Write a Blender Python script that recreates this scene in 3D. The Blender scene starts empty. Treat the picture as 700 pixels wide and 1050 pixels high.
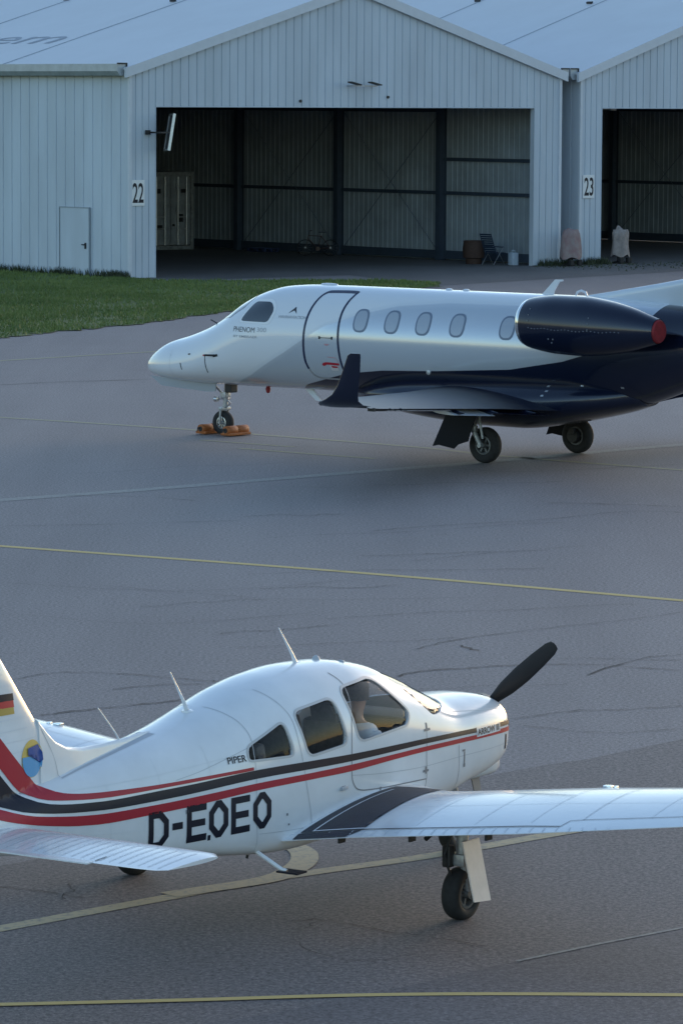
import bpy, bmesh, math, random
import numpy as np
from mathutils import Vector, Matrix
from mathutils.bvhtree import BVHTree
R = math.radians
random.seed(7); rng = np.random.default_rng(7)
S = bpy.context.scene
C = S.collection

# ------------------------------------------------------------------ camera
cd = bpy.data.cameras.new('camera'); cam = bpy.data.objects.new('camera', cd); C.objects.link(cam)
PITCH, ROLL, CAMH = 0.1018898, 0.0056326, 6.55018
cd.sensor_fit = 'VERTICAL'; cd.sensor_height = 24.0; cd.lens = 24.0 * 4170.947 / 1050.0
cd.clip_start = 0.5; cd.clip_end = 3000
cam.matrix_world = Matrix.Translation((0, 0, CAMH)) @ Matrix.Rotation(math.pi / 2 - PITCH, 4, 'X') @ Matrix.Rotation(ROLL, 4, 'Z')
S.camera = cam
S.render.resolution_x = 682; S.render.resolution_y = 1024

# ------------------------------------------------------------------ sky, sun, exposure
SUN_EL, SUN_AZ = R(10), R(32)          # azimuth clockwise from +Y (the view direction)
w = bpy.data.worlds.new("World"); S.world = w; w.use_nodes = True
nt = w.node_tree; bg = nt.nodes['Background']
sky = nt.nodes.new('ShaderNodeTexSky'); sky.sky_type = 'NISHITA'; sky.sun_disc = False
sky.sun_elevation = SUN_EL; sky.sun_rotation = SUN_AZ; sky.altitude = 100
sky.air_density = 1.0; sky.dust_density = .6; sky.ozone_density = 1.9
nt.links.new(sky.outputs[0], bg.inputs[0]); bg.inputs[1].default_value = 0.13
sl = bpy.data.lights.new('sun', 'SUN'); so = bpy.data.objects.new('sun', sl); C.objects.link(so)
sl.energy = 0.28; sl.angle = R(25); sl.color = (1.0, 0.70, 0.50)
sd = Vector((math.sin(SUN_AZ) * math.cos(SUN_EL), math.cos(SUN_AZ) * math.cos(SUN_EL), math.sin(SUN_EL)))
so.rotation_euler = sd.to_track_quat('Z', 'Y').to_euler()
S.view_settings.view_transform = 'Standard'; S.view_settings.look = 'None'
S.view_settings.gamma = 1; S.view_settings.exposure = 1.32
S.view_settings.use_curve_mapping = False

# ------------------------------------------------------------------ materials
MATS = {}
def mat(name, col, rough=.5, metal=0., coat=0., spec=.5, var=0., vscale=3., bump=0., bscale=30., rvar=0., col2=None, stretch=(1,1,1)):
    if name in MATS: return MATS[name]
    m = bpy.data.materials.new(name); m.use_nodes = True; n = m.node_tree.nodes; l = m.node_tree.links
    p = n['Principled BSDF']
    p.inputs['Roughness'].default_value = rough; p.inputs['Metallic'].default_value = metal
    p.inputs['Coat Weight'].default_value = coat; p.inputs['Coat Roughness'].default_value = .08
    p.inputs['Specular IOR Level'].default_value = spec
    tc = n.new('ShaderNodeTexCoord'); mp = n.new('ShaderNodeMapping'); l.new(tc.outputs['Object'], mp.inputs[0])
    mp.inputs['Scale'].default_value = stretch
    c = list(col) + [1]
    if var > 0 or col2:
        nz = n.new('ShaderNodeTexNoise'); nz.inputs['Scale'].default_value = vscale; nz.inputs['Detail'].default_value = 6
        nz.inputs['Roughness'].default_value = .6
        l.new(mp.outputs[0], nz.inputs['Vector'])
        r = n.new('ShaderNodeValToRGB'); r.color_ramp.elements[0].position = .35; r.color_ramp.elements[1].position = .65
        r.color_ramp.elements[0].color = [x * (1 - var) for x in col] + [1]
        r.color_ramp.elements[1].color = (list(col2) + [1]) if col2 else [min(1, x * (1 + var)) for x in col] + [1]
        l.new(nz.outputs[0], r.inputs[0]); l.new(r.outputs[0], p.inputs['Base Color'])
        if rvar:
            mr = n.new('ShaderNodeMapRange'); mr.inputs[3].default_value = rough - rvar; mr.inputs[4].default_value = rough + rvar
            l.new(nz.outputs[0], mr.inputs[0]); l.new(mr.outputs[0], p.inputs['Roughness'])
    else:
        p.inputs['Base Color'].default_value = c
    if bump:
        nb = n.new('ShaderNodeTexNoise'); nb.inputs['Scale'].default_value = bscale; nb.inputs['Detail'].default_value = 4
        l.new(mp.outputs[0], nb.inputs['Vector'])
        b = n.new('ShaderNodeBump'); b.inputs['Strength'].default_value = bump; b.inputs['Distance'].default_value = .02
        l.new(nb.outputs[0], b.inputs['Height']); l.new(b.outputs[0], p.inputs['Normal'])
    MATS[name] = m
    return m

def asphalt(name, c1, c2, speck=.5, seed=0.):
    m = bpy.data.materials.new(name); m.use_nodes = True; n = m.node_tree.nodes; l = m.node_tree.links
    p = n['Principled BSDF']; p.inputs['Roughness'].default_value = .75; p.inputs['Specular IOR Level'].default_value = .5
    g = n.new('ShaderNodeNewGeometry')
    def noise(sc, det=5, rough=.6, vec=None):
        z = n.new('ShaderNodeTexNoise'); z.inputs['Scale'].default_value = sc; z.inputs['Detail'].default_value = det
        z.inputs['Roughness'].default_value = rough; z.noise_dimensions = '4D'; z.inputs['W'].default_value = seed
        l.new(vec or g.outputs['Position'], z.inputs['Vector']); return z.outputs[0]
    def ramp(f, a, b, ca, cb):
        r = n.new('ShaderNodeValToRGB'); e = r.color_ramp.elements
        e[0].position = a; e[1].position = b; e[0].color = ca; e[1].color = cb; l.new(f, r.inputs[0]); return r.outputs[0]
    def mix(t, f, a, b):
        x = n.new('ShaderNodeMix'); x.data_type = 'RGBA'; x.blend_type = t
        if isinstance(f, float): x.inputs[0].default_value = f
        else: l.new(f, x.inputs[0])
        l.new(a, x.inputs[6]); l.new(b, x.inputs[7]); return x.outputs[2]
    base = ramp(noise(.22, 7), .25, .75, (*c1, 1), (*c2, 1))
    # long smooth paving lanes and tyre-polished bands
    mp = n.new('ShaderNodeMapping'); mp.inputs['Rotation'].default_value = (0, 0, R(38)); mp.inputs['Scale'].default_value = (.5, .045, 1)
    l.new(g.outputs['Position'], mp.inputs[0])
    lane = ramp(noise(1.4, 4, .55, mp.outputs[0]), .35, .68, (.90, .90, .91, 1), (1.08, 1.08, 1.08, 1))
    base = mix('MULTIPLY', 1., base, lane)
    sp = ramp(noise(24, 4, .8), .38, .64, (1 - speck, 1 - speck, 1 - speck, 1), (1 + speck, 1 + speck * .95, 1 + speck * .9, 1))
    base = mix('MULTIPLY', 1., base, sp)
    sp2 = ramp(noise(75, 2, .7), .36, .66, (.72, .72, .72, 1), (1.3, 1.28, 1.26, 1))
    base = mix('MULTIPLY', 1., base, sp2)
    st = ramp(noise(.9, 6, .65), .25, .42, (.86, .85, .84, 1), (1, 1, 1, 1))
    base = mix('MULTIPLY', 1., base, st)
    l.new(base, p.inputs['Base Color'])
    b = n.new('ShaderNodeBump'); b.inputs['Strength'].default_value = .2; b.inputs['Distance'].default_value = .012
    l.new(noise(70, 3, .7), b.inputs['Height']); l.new(b.outputs[0], p.inputs['Normal'])
    MATS[name] = m
    return m

def paint_line(name, col, under, wear=.45):
    m = bpy.data.materials.new(name); m.use_nodes = True; n = m.node_tree.nodes; l = m.node_tree.links
    p = n['Principled BSDF']; p.inputs['Roughness'].default_value = .7
    g = n.new('ShaderNodeNewGeometry')
    a = n.new('ShaderNodeTexNoise'); a.inputs['Scale'].default_value = 14; a.inputs['Detail'].default_value = 8; a.inputs['Roughness'].default_value = .75
    l.new(g.outputs['Position'], a.inputs['Vector'])
    r = n.new('ShaderNodeValToRGB'); r.color_ramp.elements[0].position = wear - .08; r.color_ramp.elements[1].position = wear + .1
    r.color_ramp.elements[0].color = (*under, 1); r.color_ramp.elements[1].color = (*col, 1)
    l.new(a.outputs[0], r.inputs[0]); l.new(r.outputs[0], p.inputs['Base Color'])
    MATS[name] = m
    return m

def glass(name, tint, ior=1.45, rough=.0):
    m = bpy.data.materials.new(name); m.use_nodes = True; n = m.node_tree.nodes; l = m.node_tree.links
    for x in list(n):
        if x.type == 'BSDF_PRINCIPLED': n.remove(x)
    out = [x for x in n if x.type == 'OUTPUT_MATERIAL'][0]
    t = n.new('ShaderNodeBsdfTransparent'); t.inputs[0].default_value = (*tint, 1)
    gl = n.new('ShaderNodeBsdfGlossy'); gl.inputs['Roughness'].default_value = rough
    f = n.new('ShaderNodeFresnel'); f.inputs[0].default_value = ior
    gg = n.new('ShaderNodeNewGeometry'); iv = n.new('ShaderNodeMath'); iv.operation = 'SUBTRACT'; iv.inputs[0].default_value = 1; l.new(gg.outputs['Backfacing'], iv.inputs[1])
    fm = n.new('ShaderNodeMath'); fm.operation = 'MULTIPLY'; l.new(f.outputs[0], fm.inputs[0]); l.new(iv.outputs[0], fm.inputs[1])
    mx = n.new('ShaderNodeMixShader'); l.new(fm.outputs[0], mx.inputs[0]); l.new(t.outputs[0], mx.inputs[1]); l.new(gl.outputs[0], mx.inputs[2])
    l.new(mx.outputs[0], out.inputs[0]); MATS[name] = m
    return m

WHITE = mat('aircraft_white', (.78, .79, .80), .22, coat=.35, var=.05, vscale=2.1, bump=.06, bscale=2.6, rvar=.06)
SILVER = mat('jet_silver_white', (.66, .69, .74), .28, metal=.0, coat=.6, var=.03, vscale=.8)
NAVY = mat('navy_paint', (.006, .010, .028), .24, coat=.35, spec=.45)
NAVYW = mat('navy_wing', (.006, .010, .028), .38, spec=.35)
NAVY_DK = mat('navy_gear_door', (.003, .004, .008), .6, spec=.2)
RED = mat('red_paint', (.42, .018, .035), .4, spec=.35)
BLACK = mat('black_paint', (.008, .010, .022), .4, spec=.3)
REDCAP = mat('red_cover_cloth', (.22, .012, .018), .7, var=.2, vscale=12)
RUBBER = mat('rubber', (.018, .018, .019), .8, var=.25, vscale=20)
ALU = mat('aluminium', (.55, .56, .57), .32, metal=.9, var=.1, vscale=14)
STEEL = mat('gear_steel', (.42, .43, .44), .42, metal=.6, var=.2, vscale=20)
DARKMET = mat('dark_metal', (.04, .04, .042), .5, metal=.5)
CHROME = mat('polished_edge', (.75, .77, .8), .15, metal=.95)
LINE = mat('panel_seam', (.20, .21, .23), .5)
LINE2 = mat('panel_seam_faint', (.46, .48, .51), .5)
GEARDOOR = mat('gear_door_white', (.80, .69, .64), .5, var=.06, vscale=9)
GLASS = glass('cabin_perspex', (.94, .93, .92), 1.27)
GLASSW = glass('windshield_perspex', (.80, .80, .80), 1.75, .03)
JETGLASS = mat('jet_window_reflection', (.34, .38, .44), .12, coat=1., spec=.9)  # opaque pane; light-grey reflection painted into its base colour
JETRIM = mat('jet_window_rim', (.16, .20, .27), .4)
COCKGLASS = mat('jet_cockpit_glass', (.022, .028, .035), .06, coat=1., spec=.8)
INT = mat('cabin_lining', (.72, .67, .62), .8, var=.1)
SEATM = mat('seat_fabric', (.09, .085, .085), .85, var=.2, vscale=20)
PANELM = mat('instrument_panel', (.02, .02, .022), .7)
SHIRT = mat('white_shirt', (.75, .77, .80), .85, var=.06, vscale=8)
SKIN = mat('skin', (.45, .25, .17), .55, var=.06, vscale=20)
HAIR = mat('hair', (.05, .032, .02), .7, var=.3, vscale=40)
TROUS = mat('dark_trousers', (.03, .035, .05), .9)
BLUEW = mat('wing_walk', (.018, .021, .036), .6, var=.15, vscale=10, bump=.2, bscale=90)
ORANGE = mat('orange_rubber', (.40, .12, .03), .6, var=.25, vscale=14)
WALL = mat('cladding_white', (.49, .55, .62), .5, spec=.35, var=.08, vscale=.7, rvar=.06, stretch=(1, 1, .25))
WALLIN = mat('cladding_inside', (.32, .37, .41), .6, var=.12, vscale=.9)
ROOF = mat('roof_sheet', (.64, .65, .67), .5, var=.05, vscale=.25, rvar=.08)
TRIM = mat('eave_trim', (.56, .60, .66), .4, var=.03)
GUTTER = mat('gutter_steel', (.40, .44, .48), .4, metal=.3, var=.12, vscale=2)
FRAME = mat('hangar_frame_blue', (.05, .07, .10), .55, var=.1)
GREYTXT = mat('roof_lettering', (.33, .36, .41), .6, var=.1, vscale=4)
CONC = mat('hangar_floor', (.14, .13, .125), .7, var=.25, vscale=.8, bump=.1)
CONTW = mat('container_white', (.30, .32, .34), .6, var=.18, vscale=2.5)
WICKER = mat('brown_wicker', (.055, .03, .022), .8, var=.35, vscale=26, bump=.5)
SACK = mat('sackcloth', (.28, .24, .225), .9, var=.2, vscale=5, bump=.5, bscale=14)
SACKP = mat('pinkish_sackcloth', (.31, .26, .25), .9, col2=(.27, .17, .17), vscale=3.2, bump=.5, bscale=14)
WOOD = mat('pallet_wood', (.12, .10, .08), .85, var=.3, vscale=9)
CHAIRBLUE = mat('chair_navy', (.015, .03, .06), .6)
JUG = mat('pale_plastic', (.35, .42, .50), .4, var=.1)
YEL = (.62, .44, .15); WHL = (.46, .43, .38)
BARK = mat('weed_green', (.045, .058, .028), .8, var=.4, vscale=8)

# ------------------------------------------------------------------ mesh helpers
class MB:
    def __init__(s): s.v = []; s.f = []; s.mi = []
    def add(s, vs, fs, m=0):
        o = len(s.v); s.v += [tuple(p) for p in vs]; s.f += [tuple(i + o for i in f) for f in fs]; s.mi += [m] * len(fs); return s
    def box(s, c, d, rz=0., M=None, bev=0., m=0):
        x, y, z = [q / 2 for q in d]
        if bev:
            bm = bmesh.new(); bmesh.ops.create_cube(bm, size=1)
            for v in bm.verts: v.co = Vector((v.co.x * d[0], v.co.y * d[1], v.co.z * d[2]))
            bmesh.ops.bevel(bm, geom=bm.edges[:], offset=bev, segments=2, affect='EDGES', profile=.6)
            vs = [v.co.copy() for v in bm.verts]; bm.verts.index_update(); fs = [[v.index for v in f.verts] for f in bm.faces]; bm.free()
        else:
            vs = [Vector((i, j, k)) for k in (-z, z) for j in (-y, y) for i in (-x, x)]
            fs = [(0, 2, 3, 1), (4, 5, 7, 6), (0, 1, 5, 4), (2, 6, 7, 3), (0, 4, 6, 2), (1, 3, 7, 5)]
        T = Matrix.Translation(c) @ (M.to_4x4() if M is not None else Matrix.Rotation(rz, 4, 'Z'))
        return s.add([T @ v for v in vs], fs, m)
    def tube(s, pts, r, n=10, cap=True, m=0):
        pts = [Vector(p) for p in pts]; rs = r if isinstance(r, (list, tuple)) else [r] * len(pts)
        vs = []; up = None
        for i, p in enumerate(pts):
            d = (pts[min(i + 1, len(pts) - 1)] - pts[max(i - 1, 0)]).normalized()
            if up is None: up = Vector((0, 0, 1)) if abs(d.z) < .9 else Vector((1, 0, 0))
            a = d.cross(up).normalized(); b = a.cross(d).normalized(); up = b
            for k in range(n):
                t = 2 * math.pi * k / n; vs.append(p + (a * math.cos(t) + b * math.sin(t)) * rs[i])
        fs = [(i * n + k, i * n + (k + 1) % n, (i + 1) * n + (k + 1) % n, (i + 1) * n + k) for i in range(len(pts) - 1) for k in range(n)]
        if cap: fs += [tuple(range(n))[::-1], tuple((len(pts) - 1) * n + k for k in range(n))]
        return s.add(vs, fs, m)
    def lathe(s, prof, c, axis, n=28, m=0, close=False):
        """prof: (along, radius)"""
        ax = Vector(axis).normalized(); u = Vector((0, 0, 1)) if abs(ax.z) < .9 else Vector((1, 0, 0))
        a = ax.cross(u).normalized(); b = ax.cross(a)
        vs = []; c = Vector(c)
        for (h, r) in prof:
            for k in range(n):
                t = 2 * math.pi * k / n; vs.append(c + ax * h + (a * math.cos(t) + b * math.sin(t)) * r)
        N = len(prof)
        fs = [(i * n + k, i * n + (k + 1) % n, (i + 1) * n + (k + 1) % n, (i + 1) * n + k) for i in range(N - 1) for k in range(n)]
        if close: fs += [tuple(range(n))[::-1], tuple((N - 1) * n + k for k in range(n))]
        return s.add(vs, fs, m)
    def prism(s, poly, fn, m=0):
        """poly: list of 2D; fn(u,v,side) -> 3D, side 0/1"""
        n = len(poly); vs = [fn(u, v, 0) for u, v in poly] + [fn(u, v, 1) for u, v in poly]
        fs = [tuple(range(n))[::-1], tuple(range(n, 2 * n))] + [(k, (k + 1) % n, (k + 1) % n + n, k + n) for k in range(n)]
        return s.add(vs, fs, m)
    def loft(s, rings, cap=True, closed=True, m=0):
        n = len(rings[0]); vs = [p for r in rings for p in r]
        K = n if closed else n - 1
        fs = [(i * n + k, i * n + (k + 1) % n, (i + 1) * n + (k + 1) % n, (i + 1) * n + k) for i in range(len(rings) - 1) for k in range(K)]
        if cap: fs += [tuple(range(n))[::-1], tuple((len(rings) - 1) * n + k for k in range(n))]
        return s.add(vs, fs, m)
    def build(s, name, mats, parent=None, smooth=False, angle=35):
        me = bpy.data.meshes.new(name); me.from_pydata([tuple(v) for v in s.v], [], s.f)
        ms = mats if isinstance(mats, (list, tuple)) else [mats]
        for q in ms: me.materials.append(q)
        if len(ms) > 1: me.polygons.foreach_set('material_index', s.mi)
        bm = bmesh.new(); bm.from_mesh(me); bmesh.ops.recalc_face_normals(bm, faces=bm.faces[:])
        if smooth:
            for f in bm.faces: f.smooth = True
            for e in bm.edges:
                if len(e.link_faces) == 2 and e.calc_face_angle(0) > R(angle): e.smooth = False
        bm.to_mesh(me); bm.free(); me.validate()
        o = bpy.data.objects.new(name, me); C.objects.link(o)
        if parent: o.parent = parent
        return o

def tag(o, label=None, cat=None, group=None, kind=None):
    for k, v in (('label', label), ('category', cat), ('group', group), ('kind', kind)):
        if v: o[k] = v
    return o
def empty(name, loc=(0, 0, 0), rz=0.):
    o = bpy.data.objects.new(name, None); C.objects.link(o); o.location = loc; o.rotation_euler = (0, 0, rz); o.empty_display_size = .3
    return o
def kids(o): return [c for c in bpy.data.objects if c.parent == o]
def copy_tree(o, parent=None):
    c = o.copy(); C.objects.link(c); c.parent = parent
    for ch in kids(o): copy_tree(ch, c)
    return c

def interp(tab, x):
    """smooth interpolation of station tables (pchip-like)"""
    t = np.array(tab, float); X = t[:, 0]; out = []
    for j in range(1, t.shape[1]):
        Y = t[:, j]; h = np.diff(X); d = np.diff(Y) / h; m = np.zeros(len(X))
        for i in range(1, len(X) - 1):
            if d[i - 1] * d[i] > 0:
                w1 = 2 * h[i] + h[i - 1]; w2 = h[i] + 2 * h[i - 1]; m[i] = (w1 + w2) / (w1 / d[i - 1] + w2 / d[i])
        m[0] = d[0]; m[-1] = d[-1]
        i = int(np.clip(np.searchsorted(X, x) - 1, 0, len(X) - 2)); q = (x - X[i]) / h[i]
        out.append((1 + 2 * q) * (1 - q) ** 2 * Y[i] + q * (1 - q) ** 2 * h[i] * m[i] + q * q * (3 - 2 * q) * Y[i + 1] + q * q * (q - 1) * h[i] * m[i + 1])
    return out

def body_ring(a, zb, zt, wd, zw, n1, n2, N=72):
    ring = []
    for k in range(N):
        t = 2 * math.pi * k / N; c, s_ = math.cos(t), math.sin(t); n = n1 if s_ >= 0 else n2
        y = wd * math.copysign(abs(c) ** (2 / n), c); hh = (zt - zw) if s_ >= 0 else (zw - zb)
        ring.append((a, y, zw + hh * math.copysign(abs(s_) ** (2 / n), s_)))
    return ring
def fuselage(tab, step=.08, N=72, front=None):
    xs = [tab[0][0]]; x0, x1 = tab[0][0], tab[-1][0]
    k = int((x1 - x0) / step); xs = np.linspace(x0, x1, k)
    # finer at nose
    xs = np.concatenate([x0 + (np.linspace(0, 1, 10) ** 2) * step * 2.4, xs[xs > x0 + step * 2.5]])
    return [body_ring(x, *interp(tab, x), N=N) for x in xs]

def airfoil(c, t, n=22, camber=.02):
    """closed loop of (x, z) for chord c, LE at x=0; starts at TE top -> LE -> TE bottom"""
    pts = []
    for i in range(n + 1):
        x = .5 * (1 + math.cos(math.pi * i / n)); pts.append((x, 1))
    for i in range(1, n + 1):
        x = .5 * (1 - math.cos(math.pi * i / n)); pts.append((x, -1))
    out = []
    for x, sgn in pts:
        yt = 5 * t * (.2969 * math.sqrt(max(x, 0)) - .126 * x - .3516 * x * x + .2843 * x ** 3 - .1015 * x ** 4)
        yc = camber * 4 * x * (1 - x); out.append((x * c, (yc + sgn * max(yt, .0015)) * c))
    return out
def wing_mesh(secs, side=1, n=22, camber=.02):
    """secs: (r, aLE, chord, z_at_LE, incidence_rad, thickness)"""
    rings = []
    for (r, le, c, z, inc, th) in secs:
        ring = []
        for x, zz in airfoil(c, th, n, camber):
            ring.append((le + x * math.cos(inc) + zz * math.sin(inc), side * r, z + zz * math.cos(inc) - x * math.sin(inc)))
        rings.append(ring)
    return MB().loft(rings)

def bvh_of(objs):
    vs = []; fs = []
    for o in objs:
        k = len(vs); vs += [v.co.copy() for v in o.data.vertices]; fs += [tuple(i + k for i in p.vertices) for p in o.data.polygons]
    return BVHTree.FromPolygons(vs, fs)

def poly_bm(polys):
    bm = bmesh.new()
    for p in polys:
        vs = [bm.verts.new((u, v, 0)) for u, v in p]
        try: bm.faces.new(vs)
        except Exception: pass
    bmesh.ops.triangulate(bm, faces=bm.faces[:], ngon_method='EAR_CLIP')
    return bm
def ribbon(pts, wdt, closed=False):
    """list of quads for a mitred stroke in 2D"""
    P = [Vector(p) for p in pts]; n = len(P); L = []; Rr = []
    ws = wdt if isinstance(wdt, (list, tuple)) else [wdt] * n
    for i in range(n):
        a = P[(i - 1) % n] if (closed or i > 0) else None; b = P[(i + 1) % n] if (closed or i < n - 1) else None
        d1 = (P[i] - a).normalized() if a is not None else None; d2 = (b - P[i]).normalized() if b is not None else None
        d1 = d1 or d2; d2 = d2 or d1
        n1 = Vector((-d1.y, d1.x)); n2 = Vector((-d2.y, d2.x)); m = (n1 + n2)
        m = m.normalized() if m.length > 1e-6 else n1
        k = ws[i] / 2 / max(.35, m.dot(n1)); L.append(P[i] + m * k); Rr.append(P[i] - m * k)
    return [[tuple(L[i]), tuple(L[(i + 1) % n]), tuple(Rr[(i + 1) % n]), tuple(Rr[i])] for i in range(n if closed else n - 1)]
def smooth_line(pts, k=6):
    P = [Vector(p) for p in pts]; out = []
    for i in range(len(P) - 1):
        p0 = P[max(i - 1, 0)]; p1 = P[i]; p2 = P[i + 1]; p3 = P[min(i + 2, len(P) - 1)]
        for j in range(k):
            t = j / k
            out.append(tuple(.5 * ((2 * p1) + (p2 - p0) * t + (2 * p0 - 5 * p1 + 4 * p2 - p3) * t * t + (3 * p1 - p0 - 3 * p2 + p3) * t ** 3)))
    out.append(tuple(P[-1])); return out
def round_poly(pts, r, k=5):
    P = [Vector(p) for p in pts]; out = []; n = len(P)
    for i in range(n):
        a, b, c_ = P[i - 1], P[i], P[(i + 1) % n]; d1 = (a - b); d2 = (c_ - b); q = min(r, d1.length * .45, d2.length * .45)
        s0 = b + d1.normalized() * q; s1 = b + d2.normalized() * q
        for j in range(k + 1):
            t = j / k; out.append(tuple((1 - t) ** 2 * s0 + 2 * t * (1 - t) * b + t * t * s1))
    return out
def decal(name, bm, bvh, mtl, parent, mode='side', side=1, off=.003, cell=.06):
    """drape a flat 2D mesh (x, y used as a,z for 'side', a,r for 'top') on a surface"""
    xs = [v.co.x for v in bm.verts]; ys = [v.co.y for v in bm.verts]
    if not xs: return None
    for lo, hi, no in ((min(xs), max(xs), (1, 0, 0)), (min(ys), max(ys), (0, 1, 0))):
        k = int((hi - lo) / cell)
        for i in range(1, k + 1):
            q = lo + (hi - lo) * i / (k + 1)
            bmesh.ops.bisect_plane(bm, geom=bm.verts[:] + bm.edges[:] + bm.faces[:], plane_co=(no[0] * q, no[1] * q, 0), plane_no=no, dist=1e-5)
    bad = []
    for v in bm.verts:
        if mode == 'side': o = Vector((v.co.x, side * 6, v.co.y)); d = Vector((0, -side, 0))
        elif mode == 'top': o = Vector((v.co.x, v.co.y, 9)); d = Vector((0, 0, -1))
        h, nrm, i, _ = bvh.ray_cast(o, d)
        if h is None or (mode == 'side' and h.y * side < -.05): bad.append(v); continue
        if nrm.dot(d) > 0: nrm = -nrm
        v.co = h + nrm * off
    bmesh.ops.delete(bm, geom=bad, context='VERTS')
    me = bpy.data.meshes.new(name); bm.to_mesh(me); bm.free(); me.materials.append(mtl)
    for p in me.polygons: p.use_smooth = True
    o = bpy.data.objects.new(name, me); C.objects.link(o); o.parent = parent
    return o
def text_bm(txt, h, x0, y0, flipx=False, slope=0., width=None, shear=0., mirror_dir=-1, bold=0.):
    """text mesh in 2D; baseline start (x0,y0); runs in direction mirror_dir along x; h=cap height"""
    cu = bpy.data.curves.new('t', 'FONT'); cu.body = txt; cu.size = 1; cu.offset = bold
    ob = bpy.data.objects.new('t', cu); C.objects.link(ob)
    bpy.context.view_layer.update()
    me = bpy.data.meshes.new_from_object(ob.evaluated_get(bpy.context.evaluated_depsgraph_get()))
    bm = bmesh.new(); bm.from_mesh(me); bpy.data.objects.remove(ob); bpy.data.meshes.remove(me)
    xs = [v.co.x for v in bm.verts]; ys = [v.co.y for v in bm.verts]; mn, mx = min(xs), max(xs)
    k = h / .71; kx = k if width is None else width / (mx - mn)
    for v in bm.verts:
        x = (v.co.x - mn) * kx; y = v.co.y * k
        v.co = Vector((x0 + mirror_dir * (x + shear * y), y0 + y + slope * x, 0))
    return bm

def wheel(parent, c, r, wd, name='wheel', hubr=.55, spokes=6, rim=ALU):
    """axis along local Y"""
    c = Vector(c); mb = MB(); rr = hubr * r
    prof = [(-wd * .36, rr), (-wd * .47, rr * 1.15), (-wd * .5, r * .78), (-wd * .42, r * .93), (-wd * .25, r * .99), (0, r), (wd * .25, r * .99), (wd * .42, r * .93), (wd * .5, r * .78), (wd * .47, rr * 1.15), (wd * .36, rr), (-wd * .36, rr)]
    mb.lathe(prof, c, (0, 1, 0), 40)
    tyre = mb.build('tyre', RUBBER, parent, True, 50)
    m = MB()
    m.lathe([(-wd * .40, rr * 1.02), (-wd * .42, rr * .86), (-wd * .22, rr * .78), (wd * .22, rr * .78), (wd * .42, rr * .86), (wd * .40, rr * 1.02)], c, (0, 1, 0), 32)
    m.lathe([(-wd * .1, .001), (-wd * .1, rr * .8), (wd * .1, rr * .8), (wd * .1, .001)], c, (0, 1, 0), 24, m=1)
    m.lathe([(-wd * .5, .001), (-wd * .5, rr * .22), (-wd * .3, rr * .34), (wd * .3, rr * .34), (wd * .5, rr * .22), (wd * .5, .001)], c, (0, 1, 0), 20)
    for i in range(spokes):
        t = 2 * math.pi * i / spokes
        M = Matrix.Rotation(-t, 3, 'Y')
        p = c + M @ Vector((rr * .55, 0, 0)); m.box(p, (rr * .6, wd * .62, rr * .2), M=M)
    m.build('rim', [rim, DARKMET], parent, True, 30)

# ================================================================== ground
def ground_poly(name, pts, z, m, kind='structure'):
    mb = MB().add([(x, y, z) for x, y in pts], [tuple(range(len(pts)))]); o = mb.build(name, m); tag(o, kind=kind); return o
AS1 = asphalt('asphalt', (.232, .207, .204), (.264, .236, .233), .48)
AS2 = asphalt('asphalt_brownish', (.160, .137, .132), (.190, .165, .157), .58, 3.)  # brownish paving; contrast with far tarmac partly paints in grazing sky reflection
AS3 = asphalt('asphalt_new', (.124, .110, .112), (.144, .129, .130), .5, 5.)
AS4 = asphalt('asphalt_apron', (.11, .105, .105), (.17, .16, .155), .35, 8.)
ground_poly('ground', [(-900, -300), (900, -300), (900, 1500), (-900, 1500)], 0.0, AS1)
d = Vector((1.9, 2.1)).normalized()
p0 = Vector((1.63, 39.2))
ground_poly('asphalt_patch', [tuple(p0 - d * 30), tuple(p0 + d * .6), (2.45, 40.0), (3.52, 41.32), tuple(p0 + d * 30), (40, 20), (-20, 5)], .004, AS2)
ground_poly('asphalt_newer_patch', [(-6, 22), (-1.6, 27.8), (-1.01, 28.26), (-.47, 28.64), (.02, 29.13), (.52, 29.57), (.9, 29.98), (1.35, 30.44), (2.07, 31.14), (2.72, 31.71), (9, 36.5), (20, 25), (5, 12)], .008, AS3)
# hangar frame of reference
HX, HY, HT, HW, HE, HA = -7.62555, 145.7793, .7123485, 21.2056, 7.5708, 10.6775
ha_ = Vector((math.cos(HT), math.sin(HT))); hb_ = Vector((-math.sin(HT), math.cos(HT))); HL = Vector((HX, HY))
def hw_(s, t): p = HL + ha_ * s + hb_ * t; return (p.x, p.y)
ground_poly('concrete_apron', [hw_(.2, -.4), hw_(1.6, -2.2), hw_(8.5, -2.2), (3.2, 141.5), hw_(22, -6.5), hw_(50, -7), hw_(50, 40), hw_(.2, 40)], .006, AS4)

# painted lines
def gline(name, pts, wdt, m, z=.004):
    mb = MB(); sp = [pts[0]] + smooth_line(pts[1:-1], 8) + [pts[-1]]
    for q in ribbon(sp, wdt): mb.add([(x, y, z) for x, y in q], [(0, 1, 2, 3)])
    return tag(mb.build(name, m), kind='structure')
PY = paint_line('line_yellow', YEL, (.2, .2, .2), .30)
PYW = paint_line('line_yellow_worn', (.36, .31, .17), (.2, .2, .21), .44)
PYD = paint_line('line_ochre_worn', (.48, .38, .22), (.19, .18, .175), .40)
PW = paint_line('line_pale_worn', (.36, .33, .28), (.2, .19, .19), .49)
def ext(a, b, k):  # extend point a away from b
    a = Vector(a); b = Vector(b); return tuple(a + (a - b).normalized() * k)
A = [(-4.97, 58.9), (0.0, 55.96), (4.48, 52.88)]
gline('yellow_taxi_line', [ext(A[0], A[1], 25)] + A + [ext(A[2], A[1], 25)], .19, PY)
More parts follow.
